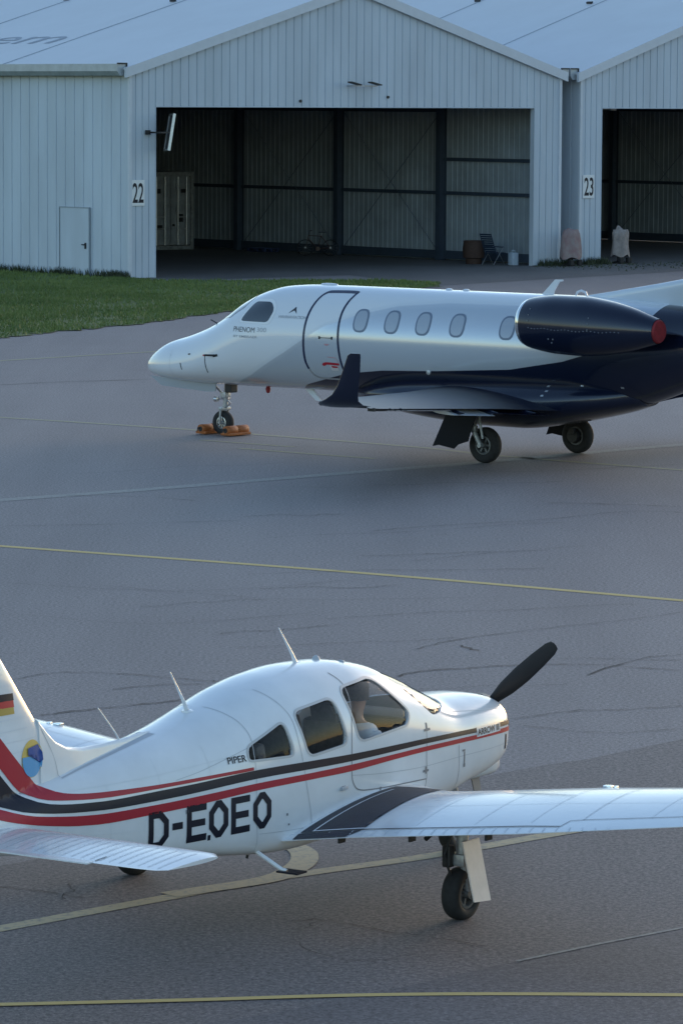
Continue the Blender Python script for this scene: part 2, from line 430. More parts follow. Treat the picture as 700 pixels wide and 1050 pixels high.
B = [(-6.96, 82.62), (-2.89, 79.74), (1.28, 76.21), (3.02, 74.2), (6.1, 71.6)]
gline('yellow_stand_line', [ext(B[0], B[1], 25)] + B + [ext(B[4], B[3], 20)], .22, PYW)
Cc = [(-5.54, 65.62), (-3.26, 67.56), (-0.09, 70.57), (2.62, 73.1), (5.29, 75.84), (6.44, 76.95)]
gline('pale_seam_line', [ext(Cc[0], Cc[1], 25)] + Cc + [ext(Cc[5], Cc[4], 25)], .38, PW)
D = [(-8.45, 100.29), (-6.19, 102.78), (-4.75, 104.3), (-2, 107.2)]
gline('yellow_far_line', [ext(D[0], D[1], 20)] + D + [ext(D[3], D[2], 30)], .26, PYW)
E_ = [(-2.67, 31.56), (-1.57, 32.69), (-0.48, 33.76), (0.69, 34.68), (1.70, 35.64)]
gline('yellow_lead_in_line', [ext(E_[0], E_[1], 15)] + E_ + [ext(E_[4], E_[3], 25)], .19, PYD, .008)
gline('yellow_turn_line', [(-1.40, 32.95), (-1.10, 33.2), (-.62, 33.62), (-.40, 34.05), (-.30, 34.6), (-.40, 35.15), (-.9, 35.9), (-1.8, 36.9), (-4.5, 39.5)], .24, PYD, .0105)
F_ = [(-2.45, 28.86), (-1.04, 29.05), (0.02, 29.22), (1.09, 29.30), (2.52, 29.30)]
gline('yellow_edge_line', [ext(F_[0], F_[1], 15)] + F_ + [ext(F_[4], F_[3], 15)], .10, PY, .012)
gline('pale_joint_line', [(1.35, 30.44), (1.7, 30.78), (2.07, 31.14), (2.72, 31.73), (5, 33.6)], .045, PW, .012)
gline('yellow_stand_mark', [(-1.9, 75.6), (-1.5, 75.28), (.2, 73.92), (.6, 73.6)], .18, PYW)
gline('yellow_stand_mark', [(-2.7, 77.4), (-2.4, 77.17), (-1.2, 76.23), (-.9, 76.0)], .14, PYW)

# cracks in the tarmac
CR = mat('crack_dark', (.058, .055, .053), .9, var=.4, vscale=3)
mb = MB()
def crack(px, wd, jit=.035, z=.010):
    P = smooth_line(px, 7); out = []
    for i, p in enumerate(P):
        k = jit * (0 if i in (0, len(P) - 1) else 1); out.append((p[0] + random.uniform(-k, k), p[1] + random.uniform(-k, k) * 1.2))
    ws = [wd * random.uniform(.4, 1.5) for _ in out]; ws[0] = ws[-1] = wd * .1
    for q in ribbon(out, ws): mb.add([(x, y, z) for x, y in q], [(0, 1, 2, 3)])
CRACKS = [([(0.62, 45.72), (1.02, 46.2), (1.93, 46.64), (2.84, 46.76), (3.93, 46.32)], 0.03), ([(-3.81, 45.08), (-3.21, 45.88), (-2.43, 45.75), (-1.64, 45.39), (-1.3, 45.18)], 0.02), ([(-3.19, 42.65), (-2.5, 43.23), (-1.69, 43.83), (-1.33, 44.43)], 0.03), ([(-2.52, 44.53), (-2.06, 44.92), (-1.51, 45.02)], 0.02), ([(1.82, 42.57), (2.42, 43.14), (3.05, 43.3), (3.71, 43.61)], 0.02), ([(0.82, 47.93), (1.43, 48.91), (2.54, 49.96), (3.57, 50.85), (4.38, 51.67)], 0.018), ([(1.41, 48.38), (1.63, 47.88)], 0.03), ([(2.79, 45.88), (3.56, 47.37), (4.04, 47.64)], 0.025), ([(2.52, 47.24), (3.33, 47.27), (4.0, 47.13)], 0.018), ([(1.85, 42.17), (2.74, 41.68), (3.57, 41.97)], 0.015), ([(0.44, 61.19), (1.35, 61.94), (3.19, 63.05), (4.49, 64.31), (5.42, 64.21)], 0.02), ([(3.32, 65.65), (4.26, 65.54), (5.49, 65.14)], 0.03), ([(-5.2, 61.59), (-3.58, 61.96), (-1.51, 62.64)], 0.02), ([(-4.65, 66.48), (-3.19, 66.24), (-2.37, 65.64)], 0.02), ([(0.97, 57.2), (2.4, 58.51), (3.58, 59.34)], 0.012), ([(-7.74, 91.84), (-6.49, 92.88), (-4.31, 94.03)], 0.05), ([(-4.59, 54.39), (-1.94, 53.64), (0.94, 55.55)], 0.01), ([(-4.07, 51.09), (-2.3, 50.21), (-0.24, 51.46)], 0.012), ([(-0.37, 31.9), (-0.14, 31.98), (0.4, 31.54), (0.71, 31.32), (1.15, 30.97)], 0.014), ([(-0.14, 31.98), (-0.36, 31.18), (0.09, 30.47), (0.62, 30.67)], 0.008), ([(-2.82, 33.27), (-2.48, 33.07), (-2.06, 32.8)], 0.014), ([(-2.29, 32.67), (-2.2, 33.2), (-2.28, 33.49)], 0.012), ([(-3.33, 54.23), (-0.63, 52.75), (2.19, 53.2)], 0.01), ([(1.9, 71.82), (3.25, 71.15), (6.13, 72.85)], 0.02), ([(-0.01, 77.88), (0.16, 68.11), (-0.76, 63.27)], 0.012)]
CRACKS_FINE = [([(-4.65, 70.25), (-3.93, 70.7), (-3.21, 71.42), (-2.47, 71.91), (-1.71, 72.01), (-0.95, 72.76)], 0.013), ([(0.46, 68.48), (1.13, 68.59), (1.81, 68.99), (2.49, 68.97), (3.17, 69.06), (3.86, 69.39)], 0.019), ([(-1.54, 63.2), (-1.23, 63.4), (-0.91, 63.59), (-0.58, 63.39), (-0.26, 63.63), (0.06, 63.64)], 0.021), ([(-1.22, 60.05), (-0.32, 60.63), (0.59, 60.93), (1.52, 61.42), (2.47, 62.17), (3.42, 62.65)], 0.013), ([(0.23, 57.83), (0.77, 57.96), (1.32, 58.19), (1.88, 58.4), (2.43, 58.53), (2.99, 58.72)], 0.021), ([(-1.3, 55.53), (-0.46, 55.8), (0.38, 56.13), (1.23, 56.11), (2.08, 56.27), (2.94, 56.47)], 0.017), ([(-1.09, 53.88), (-0.73, 54.03), (-0.36, 54.17), (0.0, 54.05), (0.37, 54.09), (0.74, 54.41)], 0.02), ([(-2.57, 51.89), (-2.26, 52.02), (-1.96, 52.38), (-1.64, 52.4), (-1.33, 52.7), (-1.01, 52.69)], 0.014), ([(-0.21, 50.76), (0.59, 51.22), (1.41, 51.58), (2.23, 51.77), (3.07, 52.22), (3.91, 52.49)], 0.015), ([(-1.49, 49.25), (-1.19, 49.55), (-0.89, 49.59), (-0.59, 49.78), (-0.28, 50.08), (0.03, 50.25)], 0.016), ([(-1.3, 48.07), (-0.76, 48.18), (-0.22, 48.45), (0.33, 48.65), (0.88, 48.77), (1.44, 49.06)], 0.014), ([(0.24, 44.57), (0.7, 44.65), (1.17, 44.76), (1.65, 45.01), (2.12, 45.05), (2.59, 45.19)], 0.011), ([(-1.25, 43.59), (-0.82, 43.63), (-0.39, 43.73), (0.03, 43.96), (0.46, 44.06), (0.9, 44.06)], 0.022), ([(-2.67, 41.0), (-2.27, 41.1), (-1.88, 41.21), (-1.49, 41.31), (-1.09, 41.38), (-0.69, 41.54)], 0.015), ([(-0.58, 40.39), (-0.4, 40.5), (-0.21, 40.57), (-0.02, 40.53), (0.17, 40.67), (0.36, 40.73)], 0.015), ([(-2.14, 97.37), (-1.61, 97.43), (-1.08, 98.25), (-0.54, 98.38), (-0.0, 99.46), (0.55, 99.81)], 0.018), ([(-0.36, 90.55), (0.5, 91.04), (1.38, 92.1), (2.27, 92.46), (3.18, 93.26), (4.12, 94.62)], 0.013), ([(-1.0, 87.43), (0.02, 87.97), (1.06, 88.25), (2.09, 88.3), (3.16, 89.06), (4.22, 89.41)], 0.015)]
for pts, wd in CRACKS[:-1] + CRACKS_FINE: crack(pts, wd * .85)
tag(mb.build('asphalt_crack', CR), kind='structure')

# ================================================================== hangars
def corr(mb, s0, s1, pitch, zlo, zhi, put, depth=.036, gap=.055, m=0):
    """vertical trapezoid cladding along s; put(s, d, z) -> point"""
    n = max(1, int(round((s1 - s0) / pitch))); p = (s1 - s0) / n; prof = []
    for i in range(n):
        a = s0 + i * p
        prof += [(a, 0), (a + p - gap, 0), (a + p - gap * .7, -depth), (a + p - gap * .3, -depth)]
    prof.append((s1, 0))
    for i in range(len(prof) - 1):
        (a, da), (b, db) = prof[i], prof[i + 1]
        mb.add([put(a, da, zlo(a)), put(b, db, zlo(b)), put(b, db, zhi(b)), put(a, da, zhi(a))], [(0, 1, 2, 3)], m)

DEPTH = 64.; D0, D1, DH = 1.2, 19.85, 6.12
def roofz(s): return HE + (HA - HE) * (1 - abs(s - HW / 2) / (HW / 2))
def make_hangar(HA=HA):
    def roofz(s): return HE + (HA - HE) * (1 - abs(s - HW / 2) / (HW / 2))
    root = empty('hangar', (HX, HY, 0), HT)
    # local: x along the front, y into the hangar, z up
    pf = lambda s, d, z: (s, -d, z)
    gz = lambda s: roofz(s) - .06
    mb = MB(); z0 = lambda s: .02
    corr(mb, 0., D0, .30, z0, gz, pf); corr(mb, D1, HW, .34, z0, gz, pf)
    corr(mb, D0, D1, .378, lambda s: DH, gz, pf)
    mb.box((D0 - .02, .12, DH / 2), (.04, .22, DH)); mb.box((D1 + .02, .12, DH / 2), (.04, .22, DH)); mb.box(((D0 + D1) / 2, .12, DH + .02), (D1 - D0, .22, .04))
    mb.build('front_wall', WALL, root)
    mb = MB(); corr(mb, 0, DEPTH, .545, z0, lambda s: HE - .05, lambda s, d, z: (0 - d if False else 0.0 + (-d), s, z))
    mb.build('side_wall', WALL, root)
    mb = MB(); corr(mb, 0, DEPTH, .545, z0, lambda s: HE - .05, lambda s, d, z: (HW + d, s, z)); mb.build('side_wall', WALL, root)
    # inner liners
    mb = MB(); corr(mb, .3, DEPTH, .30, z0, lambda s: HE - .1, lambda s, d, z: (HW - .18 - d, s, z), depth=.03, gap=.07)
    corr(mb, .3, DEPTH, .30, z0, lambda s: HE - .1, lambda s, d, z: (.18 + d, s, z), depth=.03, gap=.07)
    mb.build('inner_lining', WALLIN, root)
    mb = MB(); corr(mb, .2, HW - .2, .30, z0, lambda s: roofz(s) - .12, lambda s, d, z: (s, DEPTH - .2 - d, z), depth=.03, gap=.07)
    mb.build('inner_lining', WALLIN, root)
    mb = MB(); mb.box((HW / 2, DEPTH, HE / 2), (HW, .05, HE)); mb.build('back_wall', WALL, root)
    # corner trims
    mb = MB()
    for s in (0.0, HW): mb.box((s, -.015, HE / 2 - .1), (.12, .10, HE - .1))
    mb.build('corner_trim', TRIM, root)
    # roof
    mb = MB(); ov = .12
    for sg in (0, 1):
        f = (lambda s: s) if sg == 0 else (lambda s: HW - s)
        k = (HA - HE) / (HW / 2)
        mb.add([(f(-.25), -ov, HE - .25 * k), (f(HW / 2), -ov, HA), (f(HW / 2), DEPTH + ov, HA), (f(-.25), DEPTH + ov, HE - .25 * k),
                (f(-.25), -ov, HE - .25 * k - .05), (f(HW / 2), -ov, HA - .05), (f(HW / 2), DEPTH + ov, HA - .05), (f(-.25), DEPTH + ov, HE - .25 * k - .05)],
               [(0, 1, 2, 3), (4, 5, 6, 7), (0, 1, 5, 4), (2, 3, 7, 6), (0, 3, 7, 4)])
    rf = mb.build('roof', ROOF, root)
    k = (HA - HE) / (HW / 2); ang = math.atan(k)
    # seams across the roof sheets
    mb = MB()
    for t in np.arange(8.0, DEPTH, 8.0):
        for sg in (0, 1):
            cx = HW / 4 if sg == 0 else 3 * HW / 4
            M = Matrix.Rotation(-ang if sg == 0 else ang, 3, 'Y')
            mb.box((cx, t, (HE + HA) / 2 + .012), (HW / 2 / math.cos(ang) - .1, .05, .02), M=M)
    mb.build('roof_seam', mat('seam_grey', (.36, .40, .45), .5), rf)
    # skylight slits / vents on the right slope
    mb = MB()
    M = Matrix.Rotation(ang, 3, 'Y')
    for s, t, w_ in ((13.4, 4.2, 1.5), (15.6, 2.2, .5), (19.2, 11.0, .6)):
        mb.box((s, t, roofz(s) + .03), (.16, w_, .08), M=M)
    M = Matrix.Rotation(-ang, 3, 'Y')
    mb.box((8.7, 8.5, roofz(8.7) + .06), (.10, .3, .08), M=M); mb.box((9.3, 16.1, roofz(9.3) + .06), (.10, .3, .08), M=M)
    mb.build('roof_vent', DARKMET, rf)
    # verge trim along the gable
    mb = MB()
    for sg in (0, 1):
        f = (lambda s: s) if sg == 0 else (lambda s: HW - s)
        a, b = (f(-.28), HE - .28 * k), (f(HW / 2), HA)
        q = [(a[0], a[1] + .03), (b[0], b[1] + .03), (b[0], b[1] - .33), (a[0], a[1] - .33)]
        mb.prism(q, lambda u, v, sd: (u, -.05 - ov * sd, v))
    mb.build('verge_trim', TRIM, root)
    # gutters
    mb = MB()
    for sg in (0, 1):
        s = -.30 if sg == 0 else HW + .30
        for a, b in ((0.05, 7.8), (8.0, 15.8), (16.0, 23.8), (24.0, 31.8), (32.0, 39.8), (40.0, 47.8), (48.0, 55.8), (56.0, 63.8)):
            mb.prism([(-.22, .20), (.20, .20), (.20, -.22), (-.10, -.22), (-.22, -.06)], lambda u, v, sd, a=a, b=b: (s + (u if sg == 0 else -u), (a, b)[sd], HE - .12 + v))
    g = mb.build('gutter', GUTTER, root)
    mb = MB()
    for t in (7.9, 15.9, 23.9, 31.9):
        for s in (-.32, HW + .32): mb.box((s, t, HE - .12), (.46, .09, .50))
    for s in (-.31, HW + .31): mb.box((s, .03, HE + .095), (.44, .05, .05)); mb.box((s + (.2 if s < 0 else -.2), .03, HE - .12), (.04, .05, .42))
    mb.build('gutter_joint', DARKMET, g)
    # steel frames, one object each
    for t in (.45, 6.4, 12.7, 19.2, 25.6, 32.0):
        mb = MB(); wd = .34 if t > 1 else .22
        for sg in (0, 1):
            f = (lambda s: s) if sg == 0 else (lambda s: HW - s)
            for (cx, sx, sy) in ((.40, .03, .26), (.22, .30 * .1, .26)): pass
            cx = f(.42)
            mb.box((f(.25), t, HE / 2 - .2), (.02, .26, HE - .4)); mb.box((f(.59), t, HE / 2 - .2), (.02, .26, HE - .4)); mb.box((cx, t, HE / 2 - .2), (.34, .02, HE - .4))
            L = (HW / 2 - .3) / math.cos(ang); M = Matrix.Rotation(-ang if sg == 0 else ang, 3, 'Y')
            c = Vector((f(HW / 4), t, (HE + HA) / 2 - .38))
            mb.box(c, (L, .02, .34), M=M); mb.box(c + Vector((0, 0, .17)), (L, .22, .02), M=M); mb.box(c - Vector((0, 0, .17)), (L, .22, .02), M=M)
        mb.build('steel_frame', FRAME, root)
    mb = MB()
    for z, t0, t1 in ((2.7, .5, DEPTH - .5), (4.05, .5, 6.4), (.22, .5, DEPTH - .5), (6.0, 6.4, DEPTH - .5)):
        for s in (.26, HW - .26): mb.box((s, (t0 + t1) / 2, z), (.08, t1 - t0, .14 if z > 1 else .34))
    mb.box((HW / 2, DEPTH - .35, 2.7), (HW - 1, .08, .14))
    for q in np.arange(.2, 1, .16):
        for sg in (0, 1):
            f = (lambda s: s) if sg == 0 else (lambda s: HW - s)
            s = q * HW / 2; mb.box((f(s), DEPTH / 2, roofz(s) - .16), (.07, DEPTH - 1, .12))
    mb.build('girt', FRAME, root)
    for t0, t1 in ((6.6, 12.5), (12.9, 19.0)):
        mb = MB(); s = HW - .34
        mb.tube([(s, t0, .3), (s, t1, 5.9)], .012, 6); mb.tube([(s, t0, 5.9), (s, t1, .3)], .012, 6); mb.build('cross_brace', FRAME, root)
    mb = MB()                                                   # side door
    mb.box((-.045, 3.18, 1.25), (.05, 1.70, 2.42), bev=.006)
    dr = mb.build('side_door', WALL, root)
    mb = MB()
    for (y, z, sy, sz) in ((3.18, 2.475, 1.80, .04), (2.29, 1.25, .035, 2.46), (4.07, 1.25, .02, 2.46)): mb.box((-.055, y, z), (.06, sy, sz))
    mb.build('door_frame', mat('door_frame_grey', (.28, .33, .38), .5), dr)
    mb = MB(); mb.box((-.085, 2.50, 1.10), (.03, .09, .22), bev=.01); mb.tube([(-.09, 2.50, 1.14), (-.15, 2.50, 1.14), (-.15, 2.64, 1.14)], .022, 8)
    mb.build('handle', BLACK, dr)
    return root
hangar22 = make_hangar()
hangar23 = make_hangar(HA + .42); p = hw_(22.33, 0); hangar23.location = (p[0], p[1], 0)
tag(hangar22, 'white ribbed metal hangar numbered 22 with wide open front and grey lettering on its roof', 'hangar', 'hangars side by side')
tag(hangar23, 'white ribbed metal hangar numbered 23 cut by the right edge of the photo', 'hangar', 'hangars side by side')

def local_text(root, txt, h, M, m, name, width=None, shear=0., bold=0.):
    bm = text_bm(txt, h, 0, 0, mirror_dir=1, width=width, shear=shear, bold=bold)
    bm.transform(M); me = bpy.data.meshes.new(name); bm.to_mesh(me); bm.free(); me.materials.append(m)
    o = bpy.data.objects.new(name, me); C.objects.link(o); o.parent = root; return o
for root, txt, s0 in ((hangar22, '22', .04), (hangar23, '23', .15)):
    mb = MB(); mb.box((s0 + .30, -.03, 3.06), (.62, .03, .92), bev=.008); sg = mb.build('number_sign', mat('sign_white', (.72, .73, .74), .5), root)
    M = Matrix.Translation((s0 + .06, -.0475, 2.72)) @ Matrix.Rotation(math.pi / 2, 4, 'X')
    local_text(sg, txt, .70, M, BLACK, 'lettering', width=.50, bold=.015)
# roof lettering of hangar 22, reading towards the front
k = (HA - HE) / (HW / 2); ang = math.atan(k)
rf22 = [c for c in kids(hangar22) if c.name.startswith('roof')][0]
M = Matrix(((0, math.cos(ang), -math.sin(ang), 3.05), (-1, 0, 0, 14.6), (0, math.sin(ang), math.cos(ang), HE + 3.05 * k + .012), (0, 0, 0, 1)))
local_text(rf22, 'tem', 1.5, M, GREYTXT, 'lettering', width=5.7, shear=.25)

# lamp bar on the gable and floodlight by the left jamb
mb = MB(); mb.box((10.85, -.28, 6.93), (1.25, .04, .04))
for s in (10.25, 11.45): mb.box((s, -.14, 6.93), (.04, .30, .04))
lb = mb.build('gable_lamp', STEEL, hangar22)
for s in (10.25, 11.25):
    mb = MB(); M = Matrix.Rotation(R(12), 3, 'Y'); mb.box((s, -.42, 7.02), (.50, .26, .05), M=M, bev=.01); mb.build('lamp_head', DARKMET, lb)
mb = MB()
for s, z in ((12.25, 6.52), (7.95, 6.36)): mb.lathe([(-.05, .001), (-.05, .055), (0, .055)], (s, 0, z), (0, 1, 0), 12)
mb.build('bird_hole', DARKMET, hangar22)
mb = MB(); mb.box((.85, -.35, 5.22), (.05, .7, .06)); mb.box((.75, -.10, 5.22), (.16, .12, .16)); mb.box((1.12, -.68, 5.22), (.5, .06, .06))
fl = mb.build('floodlight_arm', DARKMET, hangar22)
M = Matrix.Rotation(R(11), 3, 'Y') @ Matrix.Rotation(R(68), 3, 'Z')
mb = MB(); c = Vector((1.42, -.50, 5.22))
for (dx, dz, sx, sz) in ((0, .64, .54, .06), (0, -.64, .54, .06), (.25, 0, .06, 1.34), (-.25, 0, .06, 1.34)): mb.box(c + M @ Vector((dx, 0, dz)), (sx, .10, sz), M=M)
fr = mb.build('mirror_frame', ALU, fl)
mb = MB(); mb.box(c, (.46, .05, 1.24), M=M); mb.build('mirror_glass', DARKMET, fr)
# white beam under the lintel of hangar 23
mb = MB(); mb.box((3.4, 4.6, 6.15), (.30, 6.0, .22)); mb.build('strip_light', mat('strip_white', (.6, .6, .58), .5), hangar23)

# ------------------------------------------------ things in and by the hangars
def hloc(s, t, z=.0): x, y = hw_(s, t); return (x, y, z)
t = empty('shipping_container', hloc(17.0, 20.6), HT); tag(t, 'scuffed white refrigerated container with double doors in the dark of hangar 22', 'container')
W_, H_, L_ = 2.44, 3.3, 6.06
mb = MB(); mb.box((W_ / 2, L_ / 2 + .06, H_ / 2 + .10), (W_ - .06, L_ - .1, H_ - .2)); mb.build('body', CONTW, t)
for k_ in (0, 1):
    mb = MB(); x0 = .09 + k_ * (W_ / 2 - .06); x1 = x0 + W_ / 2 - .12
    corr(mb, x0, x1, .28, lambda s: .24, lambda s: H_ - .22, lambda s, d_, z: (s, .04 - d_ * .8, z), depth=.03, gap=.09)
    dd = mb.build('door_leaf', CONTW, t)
    mb = MB()
    for q in (.3, .72): mb.tube([(x0 + q * 1.08, -.03, .2), (x0 + q * 1.08, -.03, H_ - .2)], .022, 8); 
    for z in (.9, 1.4): mb.box((x0 + .55, -.045, z), (.34, .03, .06))
    mb.build('lock_rod', ALU, dd)
mb = MB()
for x in (.07, W_ - .07):
    for y in (.07, L_ - .07): mb.box((x, y, H_ / 2), (.15, .15, H_))
for z in (.09, H_ - .09):
    for y in (.07, L_ - .07): mb.box((W_ / 2, y, z), (W_ - .3, .13, .16))
    for x in (.07, W_ - .07): mb.box((x, L_ / 2, z), (.13, L_ - .3, .16))
mb.build('corner_frame', mat('container_frame', (.27, .28, .28), .6, var=.3, vscale=6), t)
mb = MB()
for x, z, w_, h_ in ((1.75, 1.35, .22, .34), (1.35, 1.05, .12, .10), (.5, 2.5, .3, .2), (1.9, 2.5, .3, .16), (.6, 1.0, .3, .12)): mb.box((x, -.005, z), (w_, .012, h_))
mb.build('marking_plate', DARKMET, t)

def bicycle(loc, rz, m):
    t = empty('bicycle', loc, rz)
    r = .34
    for x in (-.52, .52):
        mb = MB(); n = 32
        mb.loft([[(x + (r - .018 + .018 * math.cos(q)) * math.cos(p_), .018 * math.sin(q), r + (r - .018 + .018 * math.cos(q)) * math.sin(p_)) for q in np.linspace(0, 2 * math.pi, 8, endpoint=False)] for p_ in np.linspace(0, 2 * math.pi, n + 1)], cap=False)
        wh = mb.build('wheel', RUBBER, t, True)
        mb = MB(); mb.lathe([(-.04, .001), (-.04, .03), (.04, .03), (.04, .001)], (x, 0, r), (0, 1, 0), 10)
        for i in range(14):
            p_ = 2 * math.pi * i / 14; mb.tube([(x, 0, r), (x + (r - .03) * math.cos(p_), 0, r + (r - .03) * math.sin(p_))], .0035, 4)
        mb.build('spokes', STEEL, wh)
    mb = MB(); bb = (.0, 0, .30); st = (.14, 0, .82); hd = (-.38, 0, .84); hb = (-.40, 0, .72)
    for a, b in ((bb, st), (bb, hb), (st, hd), (bb, (.52, 0, r)), (st, (.52, 0, r)), (hd, hb)): mb.tube([a, b], .017, 8)
    mb.tube([hb, (-.52, 0, r)], .014, 8); mb.lathe([(-.05, .001), (-.05, .09), (-.04, .09), (-.04, .001)], bb, (0, 1, 0), 16)
    mb.build('frame', m, t, True)
    mb = MB(); mb.tube([(.14, 0, .82), (.17, 0, .96)], .013, 8); mb.build('seat_post', ALU, t)
    mb = MB(); mb.loft([[(x, wd * math.cos(q), .985 + .02 * math.sin(q)) for q in np.linspace(0, 2 * math.pi, 10, endpoint=False)] for x, wd in ((.02, .015), (.10, .03), (.20, .07), (.30, .085), (.33, .05))]); mb.build('saddle', BLACK, t, True)
    mb = MB(); mb.tube([hd, (-.36, 0, 1.0)], .014, 8); mb.tube([(-.26, -.30, 1.03), (-.36, -.2, 1.04), (-.37, 0, 1.03), (-.36, .2, 1.04), (-.26, .30, 1.03)], .013, 8); mb.build('handlebar', BLACK, t, True)
    mb = MB()
    for sx, sy in ((-1, -1), (1, 1)): mb.tube([(0, sy * .05, .30), (sx * .12, sy * .09, .30 + sx * .12)], .010, 6); mb.box((sx * .12, sy * .13, .30 + sx * .12), (.09, .07, .02))
    mb.build('crank', DARKMET, t)
    return t
b = bicycle((-1.03, 167.3, .01), R(-6), mat('bike_dark', (.06, .025, .02), .4)); tag(b, 'dark bicycle leaning by the inner wall of hangar 22', 'bicycle')
t = empty('wooden_pallet', hloc(20.3, 17.0, .01), HT + R(90)); tag(t, 'low bluish pallet lying left of the bicycle in hangar 22', 'pallet')
mb = MB()
for i in range(6): mb.box((0 - .5 + i * .2 + .0, 0, .14), (.12, .8, .022))
mb.build('deck', mat('pallet_blue', (.03, .05, .12), .7, var=.3, vscale=6), t)
mb = MB()
for y in (-.35, 0, .35):
    for x in (-.5, 0, .5): mb.box((x, y, .075), (.14, .1, .10))
    mb.box((0, y, .012), (1.15, .1, .022))
mb.build('block', mat('pallet_blue', (.03, .05, .12), .7, var=.3, vscale=6), t)

def lounge(loc, rz):
    t = empty('folding_chair', loc, rz); tag(t, 'dark blue slatted folding chair with pale legs in the doorway of hangar 22', 'chair')
    a = Vector((0, 0, .44)); top = Vector((-.36, 0, 1.22))
    mb = MB()
    for i in range(9):
        p_ = a + (top - a) * ((i + .8) / 9.2); mb.box(p_, (.02, .54, .062), M=Matrix.Rotation(-math.atan2(.36, .78), 3, 'Y'))
    mb.build('backrest', CHAIRBLUE, t)
    mb = MB()
    for i in range(6): mb.box((.05 + i * .08, 0, .44 + i * .006), (.06, .54, .02))
    mb.build('seat', CHAIRBLUE, t)
    mb = MB()
    for y in (-.29, .29):
        mb.tube([a + Vector((-.02, y, -.02)), top + Vector((0, y, 0))], .016, 8); mb.tube([(-.02, y, .43), (.52, y, .46)], .014, 8)
        mb.tube([(-.14, y, .72), (.42, y, .68)], .02, 8)
    mb.build('frame', CHAIRBLUE, t)
    for y in (-.29, .29):
        for x0, x1, zt in ((-.06, .46, .70), (.38, -.20, .68)):
            mb = MB(); mb.tube([(x0, y * 1.03, zt), (x1, y * 1.03, .0)], .014, 8); mb.build('leg', ALU, t)
    return t
lounge(hloc(19.25, 1.75, .008), R(47))
t = empty('wicker_basket', hloc(19.2, 2.7, .008), HT); tag(t, 'brown woven tub beside the folding chair in hangar 22', 'basket')
mb = MB(); mb.lathe([(0, .001), (.0, .30), (.22, .33), (.25, .42), (.62, .44), (.86, .40), (.88, .37), (.62, .40), (.3, .38)], (0, 0, 0), (0, 0, 1), 30); mb.build('body', WICKER, t, True)
mb = MB(); mb.lathe([(.84, .40), (.90, .41), (.92, .385), (.88, .36)], (0, 0, 0), (0, 0, 1), 30); mb.build('rim', WICKER, t, True)
t = empty('water_jug', hloc(19.5, .75, .008), HT); tag(t, 'pale plastic canister against the right jamb of hangar 22', 'canister')
mb = MB(); mb.box((0, 0, .25), (.34, .26, .50), bev=.05); mb.build('body', JUG, t, True)
mb = MB(); mb.tube([(-.08, 0, .49), (-.08, 0, .58), (.08, 0, .58), (.08, 0, .49)], .018, 8); mb.build('handle', JUG, t, True)

def sack_thing(loc, m, label, seed, hh=1.38, rr=.40, cut=0.):
    t = empty('covered_bollard', loc, HT); tag(t, label, 'covered post', 'sack covered posts by the hangar doors')
    r_ = random.Random(seed); mb = MB(); rings = []; ph = [r_.uniform(0, 6.28) for _ in range(6)]
    for i in range(16):
        q = i / 15; z = .30 + q * (hh - .30); ring = []
        for k_ in range(36):
            a = 2 * math.pi * k_ / 36
            rad = rr * (1.0 + .10 * math.sin(q * 3.0 + ph[0]) - .16 * max(0, q - .86) / .14) * (1 + .05 * math.sin(5 * a + ph[1] + q * 2) + .035 * math.sin(9 * a + ph[2] - q * 4) + .03 * math.sin(3 * a + ph[3]))
            ring.append((rad * math.cos(a) * 1.05, rad * math.sin(a) * .85, z + .05 * math.sin(2 * a + ph[4]) * (q if q > .8 else 0) - (.05 * math.sin(4 * a + ph[5]) if i == 0 else 0)))
        rings.append(ring)
    # gathered top
    top = rings[-1]; cx = sum(p[0] for p in top) / 36; zt = hh
    rings.append([(p[0] * .55 - .05, p[1] * .55, zt + .04) for p in top]); rings.append([(p[0] * .12 - .12, p[1] * .12, zt + .10 + cut) for p in top])
    mb.loft(rings); mb.build('sack', m, t, True, 60)
    mb = MB(); mb.lathe([(0, .001), (0, .30), (.06, .31), (.10, .12), (.34, .10), (.34, .001)], (0, 0, 0), (0, 0, 1), 20); mb.build('base', DARKMET, t, True)
    for x in (-.22, .22):
        mb = MB(); mb.box((x, -.28, .13), (.20, .16, .22), bev=.03); mb.build('foot', RUBBER, t)
x1, y1 = (8.99 * 1.0, 161.58 - .2)
sack_thing((8.86, 158.9, .008), SACKP, 'pinkish sackcloth cover with red marks over a post between hangars 22 and 23', 3)
sack_thing((10.97, 161.6, .008), SACK, 'plain beige sackcloth cover over a post inside the doorway of hangar 23', 11, 1.30, .37, .10)

# ------------------------------------------------ grass and weeds
def inside(p, poly):
    x, y = p; c = False; n = len(poly)
    for i in range(n):
        x1, y1 = poly[i]; x2, y2 = poly[(i + 1) % n]
        if (y1 > y) != (y2 > y) and x < (x2 - x1) * (y - y1) / (y2 - y1) + x1: c = not c
    return c
GR = [(-60, 176), hw_(-.3, 40), hw_(-.25, -.05), (-6.61, 144.2), (-1.78, 144.8), (1.2, 145.5), (3.4, 143.6), (3.3, 140.6), (1.2, 136.5), (-1.59, 129.71), (-5.64, 117.01), (-9.23, 109.57), (-14, 99.0), (-60, 60)]
_g = []
for i in range(len(GR)):
    a_, b_ = Vector(GR[i]), Vector(GR[(i + 1) % len(GR)])
    if 3 <= i <= 12:
        k_ = max(1, int((b_ - a_).length / .35))
        for j in range(k_): _p = a_ + (b_ - a_) * j / k_; _g.append((_p.x + random.gauss(0, .10), _p.y + random.gauss(0, .22)))
    else: _g.append(tuple(a_))
GR = _g
mb = MB().add([(x, y, .02) for x, y in GR], [tuple(range(len(GR)))])
